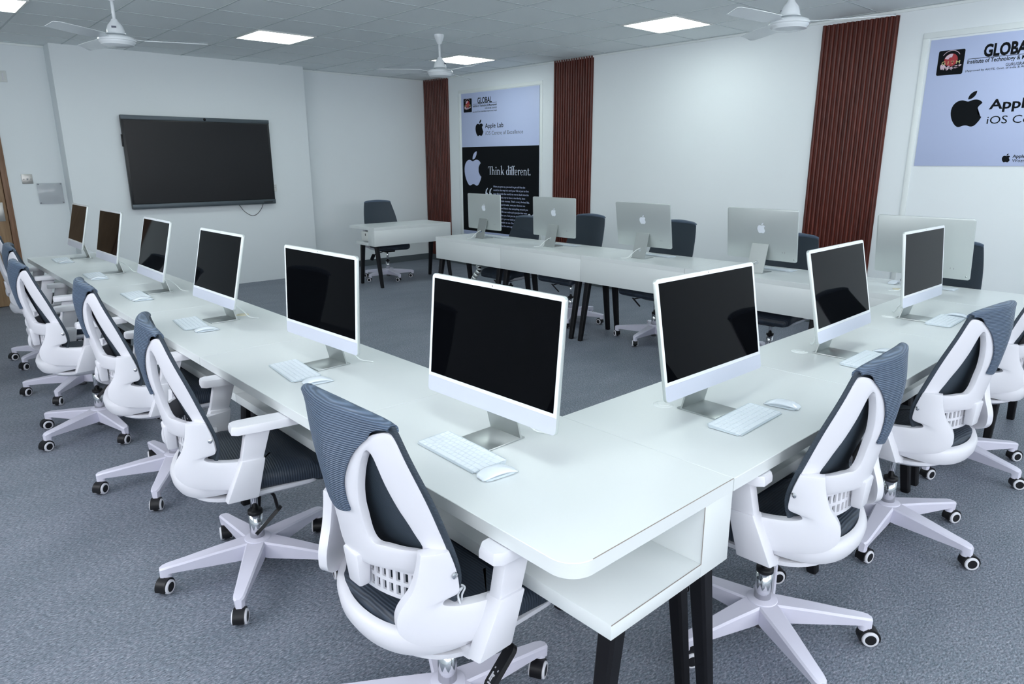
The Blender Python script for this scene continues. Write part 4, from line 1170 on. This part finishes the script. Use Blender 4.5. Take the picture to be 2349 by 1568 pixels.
CH = [  # x, y, facing angle of +Y (deg), base spin (deg), drop, label, group
 (-.550, -.095, -89, -8, 0, 'white framed office chair at the near corner desk, nearest to the viewer', 0),
 (-.628, 1.013, -100, 30, 0, 'white framed office chair second nearest in the left row', 0),
 (-.605, 2.076, -94, 26, 0, 'white framed office chair third from the viewer in the left row', 0),
 (-.720, 3.07, -90, -10, 0, 'white framed office chair fourth from the viewer in the left row', 0),
 (-.630, 4.02, -96, 24, 0, 'white framed office chair at the left edge of the photo, before the door', 0),
 (-.590, 5.06, -93, 5, 0, 'white framed office chair at the far end of the left row, mostly hidden', 0),
 (.446, -.503, 3, 0, 0, 'white framed office chair at the first desk of the near right run', 1),
 (1.460, -.530, -6, 30, 0, 'white framed office chair at the middle desk of the near right run', 1),
 (2.46, -.50, 4, 10, 0, 'white framed office chair at the last desk of the near right run', 1),
 (3.44, 4.02, 90, 0, -.065, 'navy mesh office chair behind the back row, before the tall poster', 2),
 (3.43, 3.13, 88, 40, 0, 'navy mesh office chair behind the back row, before the middle wood panel', 2),
 (3.43, 2.12, 86, 12, 0, 'navy mesh office chair behind the middle desk of the back row', 2),
 (3.44, 1.046, 92, 0, -.04, 'navy mesh office chair behind the back row, before the largest wood panel', 2),
 (3.40, -.01, 88, 0, 0, 'navy mesh office chair at the right end of the back row', 2),
 (3.53, 6.60, 171, 3, 0, 'navy mesh office chair behind the small separate desk', 3)]
GR = ['white framed office chairs along the left row', 'white framed office chairs along the near right run', 'navy mesh chairs behind the back row', None]
BASEP = ('star_base', 'caster')
for i, (x, y, a, sp, dz, lb, g) in enumerate(CH):
    o = chair if i == 0 else copy_tree(chair)
    if i == 0: proto_children = None
    tag(o, lb, 'chair', GR[g])
    if not GR[g] and 'group' in o: del o['group']
    o['pose'] = 0; del o['pose']
    o.location = (x, y, 0); o.rotation_euler = (0, 0, R(a))
    CH[i] = (o, sp, dz)
for o, sp, dz in CH:
    S = Matrix.Rotation(R(sp), 3, 'Z')
    for c in o.children:
        nm = c.name.split('.')[0]
        if nm in BASEP:
            c.location = S @ c.location; c.rotation_euler.z += R(sp)
        elif dz and nm != 'gas_lift': c.location.z += dz

tie = bmesh.new()
tube(tie, catmull([(.236, -.150, .600), (.244, -.140, .612), (.236, -.128, .606), (.232, -.138, .592), (.240, -.140, .575), (.246, -.134, .556), (.240, -.128, .545)], 5), .0028, 6)
tube(tie, catmull([(.234, -.138, .594), (.226, -.126, .606), (.232, -.118, .600), (.236, -.130, .588), (.232, -.126, .565), (.236, -.120, .550)], 5), .0024, 6)
obj('plastic_tie', tie, M_TIE, CH[0][0], 60)

# ------------------------------------------------------------------ camera, world, colour
F, PITCH, YAW, ROLL = 1577.3, .2562, .7401, -.0029
cam = bpy.data.cameras.new('camera'); co = bpy.data.objects.new('camera', cam); COL.objects.link(co)
cam.sensor_fit = 'HORIZONTAL'; cam.sensor_width = 36; cam.lens = F/2349*36; cam.clip_start = .02
cy_, sy_, cp, sp_ = math.cos(YAW), math.sin(YAW), math.cos(PITCH), math.sin(PITCH)
fwd = Vector((sy_*cp, cy_*cp, -sp_)); rt = Vector((cy_, -sy_, 0)); up = rt.cross(fwd)
c, s = math.cos(ROLL), math.sin(ROLL); r2 = c*rt+s*up; u2 = -s*rt+c*up
Mx = Matrix((r2, u2, -fwd)).transposed().to_4x4(); Mx.translation = Vector((-1.5095, -1.4164, 1.5362)); co.matrix_world = Mx
SC.camera = co
w = bpy.data.worlds.new('world'); SC.world = w; w.use_nodes = True
w.node_tree.nodes['Background'].inputs[0].default_value = (.6, .7, .8, 1); w.node_tree.nodes['Background'].inputs[1].default_value = .05
SC.view_settings.view_transform = 'Standard'; SC.view_settings.look = 'None'; SC.view_settings.gamma = 1; SC.view_settings.use_curve_mapping = False
SC.view_settings.exposure = 0.20
SC.cycles.diffuse_bounces = 8; SC.cycles.max_bounces = 14
